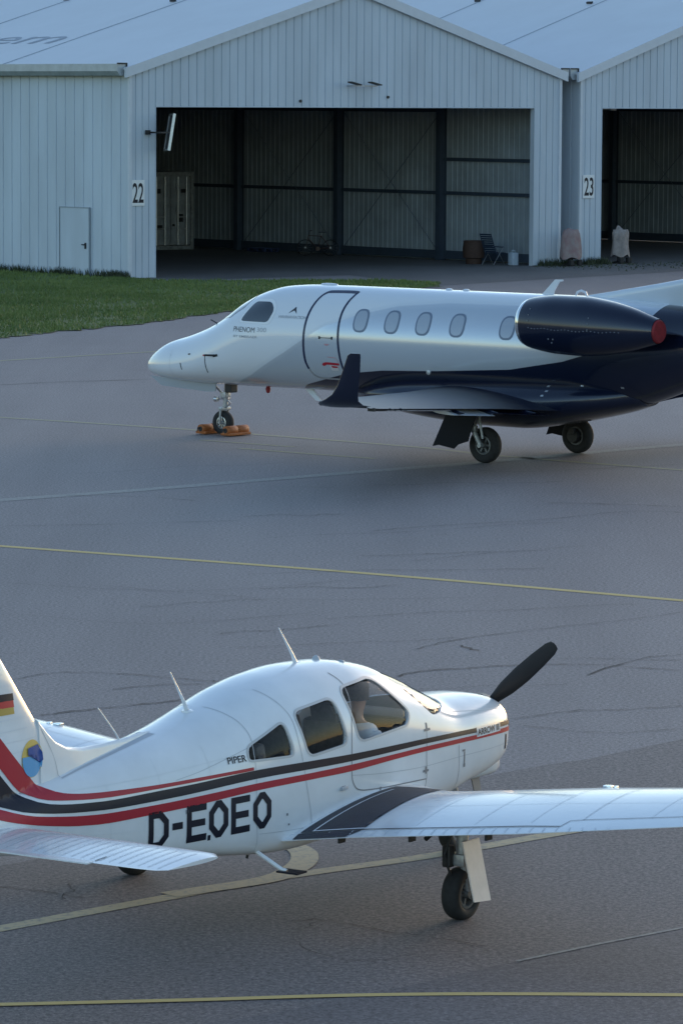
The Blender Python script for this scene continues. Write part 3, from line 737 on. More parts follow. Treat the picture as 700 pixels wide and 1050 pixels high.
GRM = mat('grass_soil', (.075, .105, .024), .9, col2=(.105, .145, .036), vscale=.9, bump=.6, bscale=4)
tag(mb.build('grass_verge', GRM), kind='structure')
BLADE = mat('grass_blade', (.095, .14, .03), .7, col2=(.16, .205, .052), vscale=.35)
def blades(name, pts, h0, h1, wd, m, lean=.35):
    n = len(pts); h = rng.uniform(h0, h1, n); a = rng.uniform(0, 2 * np.pi, n); la = rng.uniform(0, 2 * np.pi, n); le = rng.uniform(0, lean, n) * h
    P = np.array(pts); v = np.zeros((n, 3, 3))
    v[:, 0, :2] = P[:, :2] - np.c_[np.cos(a), np.sin(a)] * wd / 2; v[:, 1, :2] = P[:, :2] + np.c_[np.cos(a), np.sin(a)] * wd / 2
    v[:, 2, :2] = P[:, :2] + np.c_[np.cos(la), np.sin(la)] * le[:, None]; v[:, 2, 2] = h
    v[:, :, 2] += .015
    me = bpy.data.meshes.new(name); me.vertices.add(3 * n); me.vertices.foreach_set('co', v.reshape(-1)); me.loops.add(3 * n); me.polygons.add(n)
    me.loops.foreach_set('vertex_index', np.arange(3 * n)); me.polygons.foreach_set('loop_start', np.arange(n) * 3); me.polygons.foreach_set('loop_total', np.full(n, 3))
    me.update(); me.materials.append(m); o = bpy.data.objects.new(name, me); C.objects.link(o); return o
pts = []
while len(pts) < 90000:
    x, y = random.uniform(-20, 4), random.uniform(97, 160)
    if inside((x, y), GR) and random.random() < .62 + .38 * math.sin(x * .9 + 2 * math.sin(y * .23)) * math.sin(y * .37 + x * .2): pts.append((x, y))
tag(blades('grass', pts, .04, .12, .05, BLADE, .8), 'short green grass on the verge in front of hangar 22', 'grass', kind='stuff')
wp = []
for _ in range(900):
    t_ = random.uniform(-.3, 15); wp.append(Vector(hw_(-.12 - abs(random.gauss(0, .10)), t_)))
cl = [random.uniform(0, 15) for _ in range(34)]
for _ in range(1500):
    t_ = random.choice(cl) + random.gauss(0, .16); wp.append(Vector(hw_(-.14 - abs(random.gauss(0, .12)), t_)))
for c0, c1, n_ in ((19.95, 21.3, 260), (21.1, 23.6, 420), (22.5, 23.6, 120)):
    for _ in range(n_): wp.append(Vector(hw_(random.uniform(c0, c1), -.12 - abs(random.gauss(0, .22)))))
tag(blades('weeds', [(p.x, p.y) for p in wp], .07, .34, .045, BARK, .6), 'dark weeds along the foot of the hangar walls', 'weeds', kind='stuff')
dp = [hw_(random.uniform(19.0, 40), -random.uniform(.8, 6.0) * random.random() - .5) for _ in range(900)]
tag(blades('ground_moss', [p for p in dp], .02, .07, .09, BARK, 1.2), 'low moss and dirt on the tarmac edge before the hangars', 'weeds', kind='stuff')

# ================================================================== single-engine aeroplane (front)
# local axes: x aft from the nose, y to starboard, z up
def plane_root(name, org, fwd, label, cat):
    t = empty(name, (org[0], org[1], 0), math.atan2(-fwd[1], -fwd[0])); tag(t, label, cat); return t
PP = plane_root('light_aeroplane', (1.10900636, 35.18107804), (.55594135, .83122152), 'white low wing propeller aeroplane with red and black stripes lettered D-EOEO in the foreground', 'aeroplane')
PT = [  # a, zb, zt, w, zw, n_top, n_bot
 (-.12, .90, 1.24, .24, 1.07, 2.6, 2.6),
 (-.10, .84, 1.31, .33, 1.07, 2.8, 2.8),
 (-.05, .79, 1.35, .39, 1.07, 2.9, 3.0),
 (.05, .75, 1.385, .43, 1.07, 2.8, 3.2),
 (.25, .71, 1.415, .465, 1.08, 2.6, 3.4),
 (.60, .67, 1.44, .50, 1.10, 2.5, 3.8),
 (.86, .63, 1.46, .515, 1.10, 2.5, 4.2),
 (1.20, .59, 1.60, .535, 1.12, 2.35, 4.6),
 (1.60, .55, 1.765, .55, 1.15, 2.3, 5.0),
 (2.00, .53, 1.88, .56, 1.18, 2.35, 5.0),
 (2.40, .52, 1.935, .565, 1.20, 2.4, 5.0),
 (2.80, .52, 1.945, .565, 1.20, 2.4, 5.0),
 (3.20, .52, 1.92, .56, 1.19, 2.35, 6.0),
 (3.60, .535, 1.86, .54, 1.17, 2.3, 6.5),
 (4.00, .575, 1.765, .505, 1.14, 2.25, 6.5),
 (4.50, .645, 1.655, .445, 1.13, 2.2, 6.5),
 (5.00, .72, 1.58, .375, 1.13, 2.2, 6.5),
 (5.50, .795, 1.51, .305, 1.14, 2.2, 6.0),
 (6.00, .865, 1.44, .23, 1.15, 2.2, 5.0),
 (6.50, .93, 1.375, .155, 1.16, 2.1, 4.0),
 (7.00, .985, 1.31, .08, 1.16, 2.0, 2.2),
 (7.15, 1.01, 1.28, .05, 1.16, 2.0, 2.0)]
rings = fuselage(PT, .06, 96)
outer = MB().loft(rings).build('fuselage', [WHITE, INT], PP, True, 50)
BV_F = bvh_of([outer])
# window cutters (side view outlines)
W_REAR = [(4.00, 1.35), (3.98, 1.455), (3.52, 1.60), (3.46, 1.33)]
W_MID = [(3.36, 1.655), (2.82, 1.705), (2.72, 1.335), (3.27, 1.30)]
W_FRONT = [(2.66, 1.76), (2.12, 1.785), (1.74, 1.47), (1.80, 1.37), (2.55, 1.325)]
W_SHIELD = [(.70, 1.50), (1.22, 1.385), (1.34, 1.385), (1.79, 1.74), (1.86, 2.05), (.70, 2.05)]
def cutter(poly, r):
    q = round_poly(poly, r) if r else poly
    mb = MB().prism(q, lambda u, v, sd: (u, -1.2 + 2.4 * sd, v)); return mb.build('cut', WHITE, PP)
def applied(o, mods):
    for ty, kw in mods:
        md = o.modifiers.new('m', ty)
        for k_, v_ in kw.items(): setattr(md, k_, v_)
    bpy.context.view_layer.update()
    me = bpy.data.meshes.new_from_object(o.evaluated_get(bpy.context.evaluated_depsgraph_get()))
    o.modifiers.clear(); o.data = me; return o
cuts = [cutter(W_REAR, .07), cutter(W_MID, .09), cutter(W_FRONT, .10), cutter(W_SHIELD, .05)]
def shell_cut(name, thick, offs, scale, mats_, op, cs, parent, smooth=True):
    o = MB().loft([[(x, y * scale, 1.2 + (z - 1.2) * scale) for x, y, z in r] for r in rings]).build(name, mats_, parent, smooth, 50)
    applied(o, [('SOLIDIFY', dict(thickness=thick, offset=offs, material_offset=1 if len(mats_) > 1 else 0))])
    if op == 'DIFFERENCE':
        for c_ in cs: applied(o, [('BOOLEAN', dict(object=c_, operation=op, solver='EXACT'))])
    else: applied(o, [('BOOLEAN', dict(object=cs[0], operation=op, solver='EXACT'))])
    return o
fus = outer
applied(fus, [('SOLIDIFY', dict(thickness=.012, offset=-1, material_offset=1))])
for c_ in cuts: applied(fus, [('BOOLEAN', dict(object=c_, operation='DIFFERENCE', solver='EXACT'))])
for nm, c_ in zip(('cabin_window', 'cabin_window', 'cabin_window', 'windshield'), cuts):
    pane = shell_cut(nm, .004, -1, .985 if nm != 'windshield' else .990, [GLASS if nm != 'windshield' else GLASSW], 'INTERSECT', [c_], PP)
for c_ in cuts: bpy.data.objects.remove(c_)

# cabin inside
for y in (-.26, .26):
    mb = MB(); mb.box((2.28, y, .93), (.50, .44, .10), bev=.04); mb.box((2.52, y, 1.22), (.12, .44, .55), M=Matrix.Rotation(R(12), 3, 'Y'), bev=.04); mb.box((2.60, y, 1.55), (.09, .26, .17), M=Matrix.Rotation(R(12), 3, 'Y'), bev=.03)
    mb.build('front_seat', SEATM, PP, True)
mb = MB(); mb.box((3.5, 0, .90), (.50, .95, .14), bev=.04); mb.box((3.76, 0, 1.2), (.12, .95, .52), M=Matrix.Rotation(R(14), 3, 'Y'), bev=.04); mb.box((3.84, .24, 1.49), (.08, .22, .12), bev=.02); mb.box((3.84, -.24, 1.49), (.08, .22, .12), bev=.02)
mb.build('rear_seat', SEATM, PP, True)
mb = MB(); mb.box((1.62, 0, 1.20), (.10, .96, .34), bev=.02); mb.box((1.45, 0, 1.38), (.42, .94, .03), bev=.01); mb.build('instrument_panel', PANELM, PP, True)
mb = MB(); mb.box((2.6, 0, .80), (2.8, .96, .03)); mb.build('cabin_floor', INT, PP)
mb = MB(); q = interp(PT, 4.12); rg = [(4.12, y * .95, 1.15 + (z - 1.15) * .95) for _, y, z in body_ring(4.12, *q, N=48)]
mb.loft([rg, [(x + .02, y, z) for x, y, z in rg]]); mb.build('bulkhead', INT, PP)
mb = MB(); mb.box((1.95, .12, 1.62), (.015, .16, .09)); mb.build('sun_visor', mat('visor_card', (.62, .68, .62), .5), PP)

# wings
ZW = .74
def pz(r): return ZW + .1228 * (r - .55)
INC = R(2.0)
def psec(r, le, c, th=.15): return (r, le, c, pz(r) - .004, INC, th)
secs = [psec(.30, 1.42, 2.18, .125), psec(.56, 1.46, 2.14, .125), psec(.85, 1.72, 1.88, .138), psec(1.15, 1.94, 1.66, .148), psec(1.40, 1.99, 1.61), psec(2.7, 1.99, 1.60), psec(5.15, 2.22, 1.10), psec(5.32, 2.30, .96, .12), psec(5.40, 2.48, .62, .07)]
wings = []
for sd_ in (1, -1):
    wg = wing_mesh(secs, sd_).build('wing', WHITE, PP, True, 40); wings.append(wg)
BV_W = bvh_of([wings[0]]); BV_WP = bvh_of([wings[1]])
# tail
def tail_slab(pts_root, mirror=1): pass
finsec = []
fin_le = [(1.28, 5.93), (1.45, 5.95), (1.60, 5.98), (1.80, 6.03), (2.0, 6.19), (2.2, 6.35), (2.40, 6.515), (2.46, 6.60)]
mb = MB(); rr_ = []
for z, le in fin_le:
    te = 7.33 - (z - 1.2) * .03; c = te - le; th = .085 if z < 2.44 else .03
    rr_.append([(le + x, zz, z) for x, zz in airfoil(c, th, 16, 0)])
mb.loft(rr_); fin = mb.build('tail_fin', WHITE, PP, True, 40)
mb = MB(); rr_ = []
for x, zt, wd in ((4.55, 1.63, .004), (4.75, 1.632, .022), (5.03, 1.615, .028), (5.3, 1.61, .032), (5.55, 1.615, .036), (5.75, 1.65, .040), (5.90, 1.72, .043), (6.0, 1.80, .045), (6.10, 1.90, .04)):
    zb_ = min(interp(PT, x)[1] - .06, zt - .05); ring = []
    for k_ in range(14):
        t_ = math.pi * k_ / 13; ring.append((x, wd * math.cos(t_) * (1.0), zt - .03 + .03 * math.sin(t_)))
    ring += [(x, -wd * 1.6, zb_), (x, wd * 1.6, zb_)]; rr_.append(ring)
mb.loft(rr_); dors = mb.build('dorsal_fin', WHITE, PP, True, 40)
for sd_ in (1, -1):
    st = wing_mesh([(.05, 6.42, .80, 1.13, 0, .09), (1.75, 6.42, .76, 1.13, 0, .09), (1.90, 6.43, .73, 1.13, 0, .08), (1.97, 6.50, .60, 1.13, 0, .05)], sd_, camber=0).build('stabilator', WHITE, PP, True, 40)
    if sd_ == 1: STB = st
    mb = MB(); mb.box((7.19, sd_ * .72, 1.13), (.10, 1.28, .010)); mb.build('trim_tab', WHITE, st)
BV_S = bvh_of([STB]); BV_T = bvh_of([MB().loft(rings).build('tmp', WHITE), fin, dors])
bpy.data.objects.remove(bpy.data.objects['tmp'])
mb = MB(); mb.box((6.80, .15, 1.165), (.16, .012, .035), M=Matrix.Rotation(R(4), 3, 'Z')); mb.build('stabilator_slot', BLACK, PP)

# undercarriage
for sd_ in (1, -1):
    g = empty('main_gear', (0, 0, 0)); g.parent = PP
    wheel(g, (2.67, sd_ * 1.625, .215), .215, .155, spokes=5, rim=mat('wheel_rim_grey', (.14, .14, .14), .6, metal=.4))
    mb = MB(); mb.tube([(2.72, sd_ * 1.66, .78), (2.72, sd_ * 1.66, .52)], .05, 14); mb.tube([(2.72, sd_ * 1.66, .55), (2.66, sd_ * 1.68, .24)], .033, 14)
    mb.tube([(2.67, sd_ * 1.55, .215), (2.67, sd_ * 1.70, .215)], .028, 10); mb.tube([(2.60, sd_ * 1.66, .52), (2.56, sd_ * 1.66, .38), (2.70, sd_ * 1.66, .26)], .016, 8)
    mb.box((2.72, sd_ * 1.66, .50), (.14, .12, .10), bev=.02)
    mb.build('strut', STEEL, g, True)
    mb = MB(); mb.tube([(2.80, sd_ * 1.60, .70), (2.86, sd_ * 1.58, .55), (2.82, sd_ * 1.60, .42), (2.78, sd_ * 1.62, .30)], .012, 8); mb.tube([(2.70, sd_ * 1.50, .80), (2.70, sd_ * 1.30, .62)], .02, 8); mb.box((2.80, sd_ * 1.58, .53), (.08, .08, .18), bev=.02); mb.build('brake_line', DARKMET, g)
    mb = MB(); q = [(2.58, .66), (2.83, .66), (2.81, .185), (2.57, .165)]
    mb.prism(q, lambda u, v, s_: (u, sd_ * (1.72 + (.66 - v) * .22 + .012 * s_), v)); mb.build('gear_door', GEARDOOR, g)
g = empty('nose_gear', (0, 0, 0)); g.parent = PP
NG = .20
wheel(g, (NG, 0, .20), .195, .13, spokes=5)
mb = MB(); mb.tube([(NG + .08, 0, .86), (NG + .02, 0, .48)], .045, 14); mb.tube([(NG + .025, 0, .50), (NG, 0, .34)], .032, 12)
for y in (-.09, .09): mb.tube([(NG, y, .34), (NG, y, .20)], .018, 8)
mb.tube([(NG, -.10, .345), (NG, .10, .345)], .02, 8); mb.tube([(NG, -.10, .20), (NG, .10, .20)], .014, 8)
mb.build('strut', STEEL, g, True)
for y in (-.13, .13):
    mb = MB(); mb.prism([(.18, .80), (.32, .79), (.30, .56), (.19, .57)], lambda u, v, s_: (u, y * (1.6 + (.80 - v) * 1.6) + .010 * s_, v)); mb.build('gear_door', mat('nose_leg_door', (.22, .20, .19), .6), g)

# cowl chin, air intakes, exhaust, cabin step, flap hinges
mb = MB(); rr_ = []
for x, wd, zt, zb_ in ((-.115, .17, .86, .72), (-.09, .22, .88, .685), (0.0, .25, .90, .665), (.16, .26, .90, .665), (.36, .24, .88, .66), (.62, .16, .80, .655), (.9, .08, .74, .66)):
    rr_.append([(x, wd * math.copysign(abs(math.cos(t_)) ** .6, math.cos(t_)) + .06, (zt + zb_) / 2 + (zt - zb_) / 2 * math.copysign(abs(math.sin(t_)) ** .6, math.sin(t_))) for t_ in np.linspace(0, 2 * math.pi, 28, endpoint=False)])
mb.loft(rr_); mb.build('chin_scoop', WHITE, PP, True, 50)
for y in (-.24, .24):
    mb = MB(); mb.lathe([(-.012, .001), (-.012, .105), (.0, .115)], (-.115, y, 1.12), (1, 0, 0), 24); mb.build('air_intake', BLACK, PP)
mb = MB(); mb.tube([(1.0, .22, .64), (1.06, .22, .56), (1.16, .22, .53)], .035, 12); mb.build('exhaust_pipe', DARKMET, PP, True)
mb = MB(); mb.tube([(3.84, .40, .62), (3.80, .66, .475), (3.79, .70, .465)], .018, 8); st_ = mb.build('boarding_step', WHITE, PP)
mb = MB(); mb.box((3.78, .74, .462), (.14, .20, .014)); mb.build('step_pad', BLACK, st_)
mb = MB()
for r_ in (1.0, 1.66, 2.36): mb.box((3.46, r_, pz(r_) - .10), (.09, .02, .045), bev=.006)
mb.build('flap_hinge', DARKMET, PP)
mb = MB(); mb.tube([(3.30, .0, .53), (3.34, 0, .42)], .012, 8); mb.tube([(2.4, -.2, .53), (2.45, -.2, .44)], .012, 8); mb.build('fuel_drain', DARKMET, PP)

# propeller, stopped
PC = Vector((-.22, 0.02, 1.20)); prop = empty('propeller', (0, 0, 0)); prop.parent = PP
mb = MB(); mb.lathe([(-.16, .001), (-.155, .03), (-.13, .075), (-.08, .115), (0, .145), (.07, .15), (.07, .001)], PC, (1, 0, 0), 32); mb.build('spinner', BLACK, prop, True)
for k_ in (0, 1):
    th = R(41) + math.pi * k_; u = Vector((0, math.cos(th), math.sin(th))); v_ = Vector((0, -math.sin(th), math.cos(th))); ax = Vector((1, 0, 0)); rr_ = []
    for q, ch, tk, tw in ((.06, .07, .06, 50), (.16, .10, .04, 44), (.32, .15, .026, 34), (.52, .165, .018, 25), (.74, .15, .012, 19), (.90, .125, .008, 16), (.955, .09, .006, 15), (.968, .03, .003, 15)):
        T = R(tw); cd_ = v_ * math.cos(T) + ax * math.sin(T); nd = ax * math.cos(T) - v_ * math.sin(T)
        rr_.append([PC + u * q + cd_ * (ch / 2 * math.cos(t_)) + nd * (tk / 2 * math.sin(t_)) for t_ in np.linspace(0, 2 * math.pi, 16, endpoint=False)])
    mb = MB(); mb.loft(rr_); mb.build('blade', mat('prop_black', (.02, .02, .022), .45), prop, True)

# aerials
for (a0, z0_, a1, z1_, r0) in ((2.64, 1.93, 2.90, 2.25, .022), (4.15, 1.72, 4.39, 2.06, .022), (5.03, 1.60, 5.32, 1.89, .010)):
    mb = MB(); mb.tube([(a0, 0, z0_ - .02), (a0 + (a1 - a0) * .25, 0, z0_ + (z1_ - z0_) * .25), (a1, 0, z1_)], [r0, r0 * .62, .0045], 10)
    if r0 > .015: mb.lathe([(-.02, .06), (.008, .055), (.016, .02), (.016, .001)], (a0, 0, z0_ + .0), (0, 0, 1), 20)
    mb.build('aerial', WHITE, PP, True)
mb = MB(); mb.lathe([(0, .035), (.02, .03), (.035, .012), (.04, .001)], (2.36, 0.0, 1.93), (0, 0, 1), 16); mb.lathe([(0, .03), (.015, .028), (.022, .001)], (2.17, .12, 1.895), (0, 0, 1), 16); mb.build('roof_fitting', LINE2, PP, True)
for sd_, nm in ((1, 's'), (-1, 'p')):
    mb = MB(); zc = pz(2.72) + .12; mb.box((2.28, sd_ * 2.74, zc + .005), (.07, .07, .025), bev=.008); mb.box((2.30, sd_ * 2.82, zc + .008), (.05, .03, .03), bev=.008); mb.build('fuel_cap', CHROME, PP, True)

# pilot
def person_seated(loc, rz, label):
    t = empty('person', loc, rz); tag(t, label, 'person')
    def skin(name, J, E, m, parent, sub=2):
        me = bpy.data.meshes.new(name); me.from_pydata([j[:3] for j in J], E, []); o = bpy.data.objects.new(name, me); C.objects.link(o); o.parent = parent
        md = o.modifiers.new('s', 'SKIN'); me.materials.append(m)
        for i, j in enumerate(J): me.skin_vertices[0].data[i].radius = (j[3], j[4] if len(j) > 4 else j[3])
        me.skin_vertices[0].data[0].use_root = True
        o.modifiers.new('b', 'SUBSURF').levels = sub
        bpy.context.view_layer.update()
        m2 = bpy.data.meshes.new_from_object(o.evaluated_get(bpy.context.evaluated_depsgraph_get())); o.modifiers.clear(); o.data = m2
        for p_ in m2.polygons: p_.use_smooth = True
        return o
    # x forward = -aft, built facing -x; z up, pelvis at 0,0,.10
    J = [(0, 0, .10, .13, .16), (.02, 0, .30, .11, .15), (.03, 0, .46, .11, .18), (.02, 0, .56, .050, .050), (0, 0, .64, .05, .05), (-.01, 0, .72, .075, .07), (-.01, 0, .80, .085, .075), (-.005, 0, .86, .06, .055),
         (.03, .17, .48, .055), (-.06, .21, .26, .042), (-.28, .15, .24, .032), (-.36, .14, .25, .028),
         (.03, -.17, .48, .055), (-.06, -.21, .26, .042), (-.28, -.15, .24, .032), (-.36, -.14, .25, .028),
         (-.05, .10, .07, .085), (-.45, .12, .13, .065), (-.55, .12, -.18, .045), (-.62, .12, -.20, .035),
         (-.05, -.10, .07, .085), (-.45, -.12, .13, .065), (-.55, -.12, -.18, .045), (-.62, -.12, -.20, .035)]
    Ed = [(0, 1), (1, 2), (2, 3), (3, 4), (4, 5), (5, 6), (6, 7), (2, 8), (8, 9), (9, 10), (10, 11), (2, 12), (12, 13), (13, 14), (14, 15), (0, 16), (16, 17), (17, 18), (18, 19), (0, 20), (20, 21), (21, 22), (22, 23)]
    b_ = skin('body', J, Ed, SKIN, t)
    Js = [(0, 0, .09, .15, .18), (.02, 0, .30, .13, .17), (.03, 0, .46, .13, .20), (.02, 0, .545, .075, .08), (.03, .18, .48, .075), (-.05, .22, .27, .062), (-.10, .21, .26, .055), (.03, -.18, .48, .075), (-.05, -.22, .27, .062), (-.10, -.21, .26, .055)]
    skin('shirt', Js, [(0, 1), (1, 2), (2, 3), (2, 4), (4, 5), (5, 6), (2, 7), (7, 8), (8, 9)], SHIRT, t)
    Jt = [(0, 0, .06, .145, .175), (-.06, .11, .07, .10), (-.45, .12, .13, .078), (-.55, .12, -.16, .058), (-.06, -.11, .07, .10), (-.45, -.12, .13, .078), (-.55, -.12, -.16, .058)]
    skin('trousers', Jt, [(0, 1), (1, 2), (2, 3), (0, 4), (4, 5), (5, 6)], TROUS, t)
    mb = MB(); rr_ = []
    for i in range(9):
        q = i / 8; z = .73 + .215 * q; rad = .112 * math.sin(math.acos(min(1, abs(q * 1.0) ** 1.6))) + .004
        rr_.append([(.012 + rad * 1.05 * math.cos(t_) + (.012 if q < .5 else 0), rad * .92 * math.sin(t_), z) for t_ in np.linspace(-1.9, 1.9, 22)])
    mb.loft(rr_, cap=False, closed=False); mb.build('hair', HAIR, t, True)
    mb = MB(); mb.loft([[(-.088 - d_, .012 * math.cos(t_) * k_, .755 + z_ + .012 * math.sin(t_) * k_) for t_ in np.linspace(0, 6.28, 10, endpoint=False)] for d_, z_, k_ in ((-.01, .025, .6), (.004, .012, .9), (.016, -.004, 1.1), (.004, -.014, .8))]); mb.build('nose', SKIN, b_, True)
    for sy in (-1, 1):
        mb = MB(); mb.lathe([(-.006, .001), (-.005, .022), (.006, .026), (.008, .001)], (0, sy * .083, .77), (0, 1, 0), 14); mb.build('ear', SKIN, b_, True)
        mb = MB(); mb.lathe([(-.004, .001), (-.002, .011), (.004, .001)], (-.083, sy * .030, .79), (1, 0, 0), 12); mb.build('eye', BLACK, b_, True)
        for f_ in range(4):
            mb = MB(); y = sy * .14 + (f_ - 1.5) * .017; L_ = (.06, .07, .072, .06)[f_]; mb.tube([(-.37, y, .25), (-.37 - L_ * .5, y, .262), (-.37 - L_ * .8, y, .245), (-.37 - L_ * .75, y, .225)], [.009, .009, .008, .007], 8); mb.build('finger', SKIN, b_, True)
        mb = MB(); mb.tube([(-.34, sy * .14 - sy * .025, .25), (-.37, sy * .14 - sy * .05, .245), (-.40, sy * .14 - sy * .05, .235)], [.011, .010, .008], 8); mb.build('thumb', SKIN, b_, True)
    return t
_o = PP.matrix_basis if False else None
fw = Vector((.55594135, .83122152)); sb = Vector((.83122152, -.55594135)); O1 = Vector((1.10900636, 35.18107804))
q = O1 - fw * 2.14 + sb * .27
person_seated((q.x, q.y, .87), math.atan2(-fw.y, -fw.x), 'person in a white shirt seated behind the front side window of the propeller aeroplane')

# ================================================================== business jet (behind)
PH = plane_root('business_jet', (-3.78053212, 79.93661999), (-.7713364, .63642766), 'silver and navy twin engine business jet parked before the hangars', 'jet')
JT = [
 (0.0, 1.22, 1.32, .05, 1.27, 2.0, 2.0),
 (.04, 1.16, 1.38, .11, 1.27, 2.0, 2.0),
 (.15, 1.10, 1.485, .20, 1.27, 2.0, 2.0),
 (.35, 1.055, 1.62, .31, 1.28, 2.0, 2.0),
 (.60, 1.025, 1.745, .42, 1.29, 2.0, 2.0),
 (1.20, .995, 1.915, .60, 1.34, 2.05, 2.1),
 (1.70, .985, 2.085, .71, 1.42, 2.1, 2.1),
 (2.05, .985, 2.24, .77, 1.52, 2.1, 2.1),
 (2.40, .985, 2.44, .81, 1.63, 2.1, 2.1),
 (2.75, .985, 2.655, .845, 1.76, 2.1, 2.1),
 (3.20, .99, 2.845, .88, 1.90, 2.1, 2.1),
 (3.70, .995, 2.955, .90, 1.98, 2.05, 2.1),
 (4.40, 1.00, 2.995, .91, 2.02, 2.0, 2.05),
 (5.5, 1.0, 3.0, .91, 2.03, 2.0, 2.0),
 (9.5, 1.02, 3.0, .91, 2.03, 2.0, 2.0),
 (10.6, 1.05, 3.0, .89, 2.04, 2.0, 2.0),
 (11.3, .97, 2.98, .84, 2.06, 2.0, 2.0),
 (12.0, 1.12, 2.94, .76, 2.08, 2.0, 2.0),
 (13.0, 1.46, 2.88, .60, 2.14, 2.0, 2.0),
 (14.0, 1.82, 2.80, .42, 2.28, 2.0, 2.0),
 (15.0, 2.16, 2.72, .24, 2.42, 2.0, 2.0),
 (15.5, 2.34, 2.66, .10, 2.50, 2.0, 2.0)]
# paint scheme as an object-space boundary: silver above, navy below a swept line
def jet_paint():
    m = bpy.data.materials.new('jet_livery'); m.use_nodes = True; n = m.node_tree.nodes; l = m.node_tree.links
    p = n['Principled BSDF']; p.inputs['Roughness'].default_value = .20; p.inputs['Coat Weight'].default_value = .6; p.inputs['Coat Roughness'].default_value = .05
    tc = n.new('ShaderNodeTexCoord'); sx = n.new('ShaderNodeSeparateXYZ'); l.new(tc.outputs['Object'], sx.inputs[0])
    def curve(pts):
        f = n.new('ShaderNodeFloatCurve'); mr = n.new('ShaderNodeMapRange'); mr.inputs[2].default_value = 16
        l.new(sx.outputs[0], mr.inputs[0]); l.new(mr.outputs[0], f.inputs['Value']); c = f.mapping.curves[0]
        pts = [(x / 16, z / 4) for x, z in pts]
        c.points[0].location = pts[0]; c.points[1].location = pts[-1]
        for q in pts[1:-1]: c.points.new(*q)
        for q in c.points: q.handle_type = 'VECTOR'
        f.mapping.update()
        k = n.new('ShaderNodeMath'); k.operation = 'MULTIPLY'; k.inputs[1].default_value = 4; l.new(f.outputs[0], k.inputs[0]); return k.outputs[0]
    def step(zs, width):
        d_ = n.new('ShaderNodeMath'); d_.operation = 'SUBTRACT'; l.new(sx.outputs[2], d_.inputs[0]); l.new(zs, d_.inputs[1])
        r = n.new('ShaderNodeMapRange'); r.inputs[1].default_value = -width; r.inputs[2].default_value = width; l.new(d_.outputs[0], r.inputs[0]); return r.outputs[0]
    navy_line = curve([(0, .2), (3.9, .9), (4.4, 1.12), (5.0, 1.26), (5.6, 1.40), (6.5, 1.50), (7.7, 1.545), (9.5, 1.66), (10.7, 1.86), (11.6, 2.12), (12.1, 2.42), (12.35, 2.70), (12.6, 3.3), (16, 3.9)])
    silver_line = curve([(0, .3), (2.2, .9), (3.2, 1.26), (4.2, 1.74), (5.15, 2.26), (6.0, 2.53), (6.8, 2.70), (7.9, 2.79), (9.5, 2.80), (12, 2.85), (16, 2.9)])
    def mix(f, a, b):
        x = n.new('ShaderNodeMix'); x.data_type = 'RGBA'; l.new(f, x.inputs[0])
        for i, c in ((6, a), (7, b)):
            if isinstance(c, tuple): x.inputs[i].default_value = (*c, 1)
            else: l.new(c, x.inputs[i])
        return x.outputs[2]
    up = mix(step(silver_line, .09), (.55, .60, .66), (.72, .74, .77))
    full = mix(step(navy_line, .006), (.006, .010, .028), up)
    l.new(full, p.inputs['Base Color'])
    pm = n.new('ShaderNodeMath'); pm.operation = 'MULTIPLY'
    st = step(navy_line, .006); iv = n.new('ShaderNodeMath'); iv.operation = 'SUBTRACT'; iv.inputs[0].default_value = 1; l.new(step(silver_line, .012), iv.inputs[1])
    l.new(st, pm.inputs[0]); l.new(iv.outputs[0], pm.inputs[1]); k = n.new('ShaderNodeMath'); k.operation = 'MULTIPLY'; k.inputs[1].default_value = .35; l.new(pm.outputs[0], k.inputs[0]); l.new(k.outputs[0], p.inputs['Metallic'])
    return m
LIV = jet_paint()
jr = fuselage(JT, .10, 96)
jf = MB().loft(jr).build('fuselage', LIV, PH, True, 50); BV_J = bvh_of([jf])
# belly fairing
FT = [(5.3, .95, 1.10, .12, 1.03), (5.7, .86, 1.20, .50, 1.03), (6.3, .775, 1.34, .86, 1.06), (7.0, .68, 1.44, 1.03, 1.08), (7.8, .605, 1.49, 1.09, 1.08), (8.6, .56, 1.53, 1.10, 1.08), (9.4, .56, 1.57, 1.09, 1.08), (10.2, .66, 1.60, 1.03, 1.10), (10.9, .80, 1.60, .93, 1.16), (11.5, .94, 1.58, .72, 1.22), (12.0, 1.08, 1.50, .35, 1.30)]
rr_ = []
for x in np.linspace(5.3, 12.0, 60):
    q = interp([(a, b, c, d_, e) for a, b, c, d_, e in FT], x); rr_.append(body_ring(x, q[0], q[1], q[2], q[3], 1.9, 2.6, 64))
fair = MB().loft(rr_).build('wing_fairing', NAVY, PH, True, 60)
BV_JF = bvh_of([jf, fair])
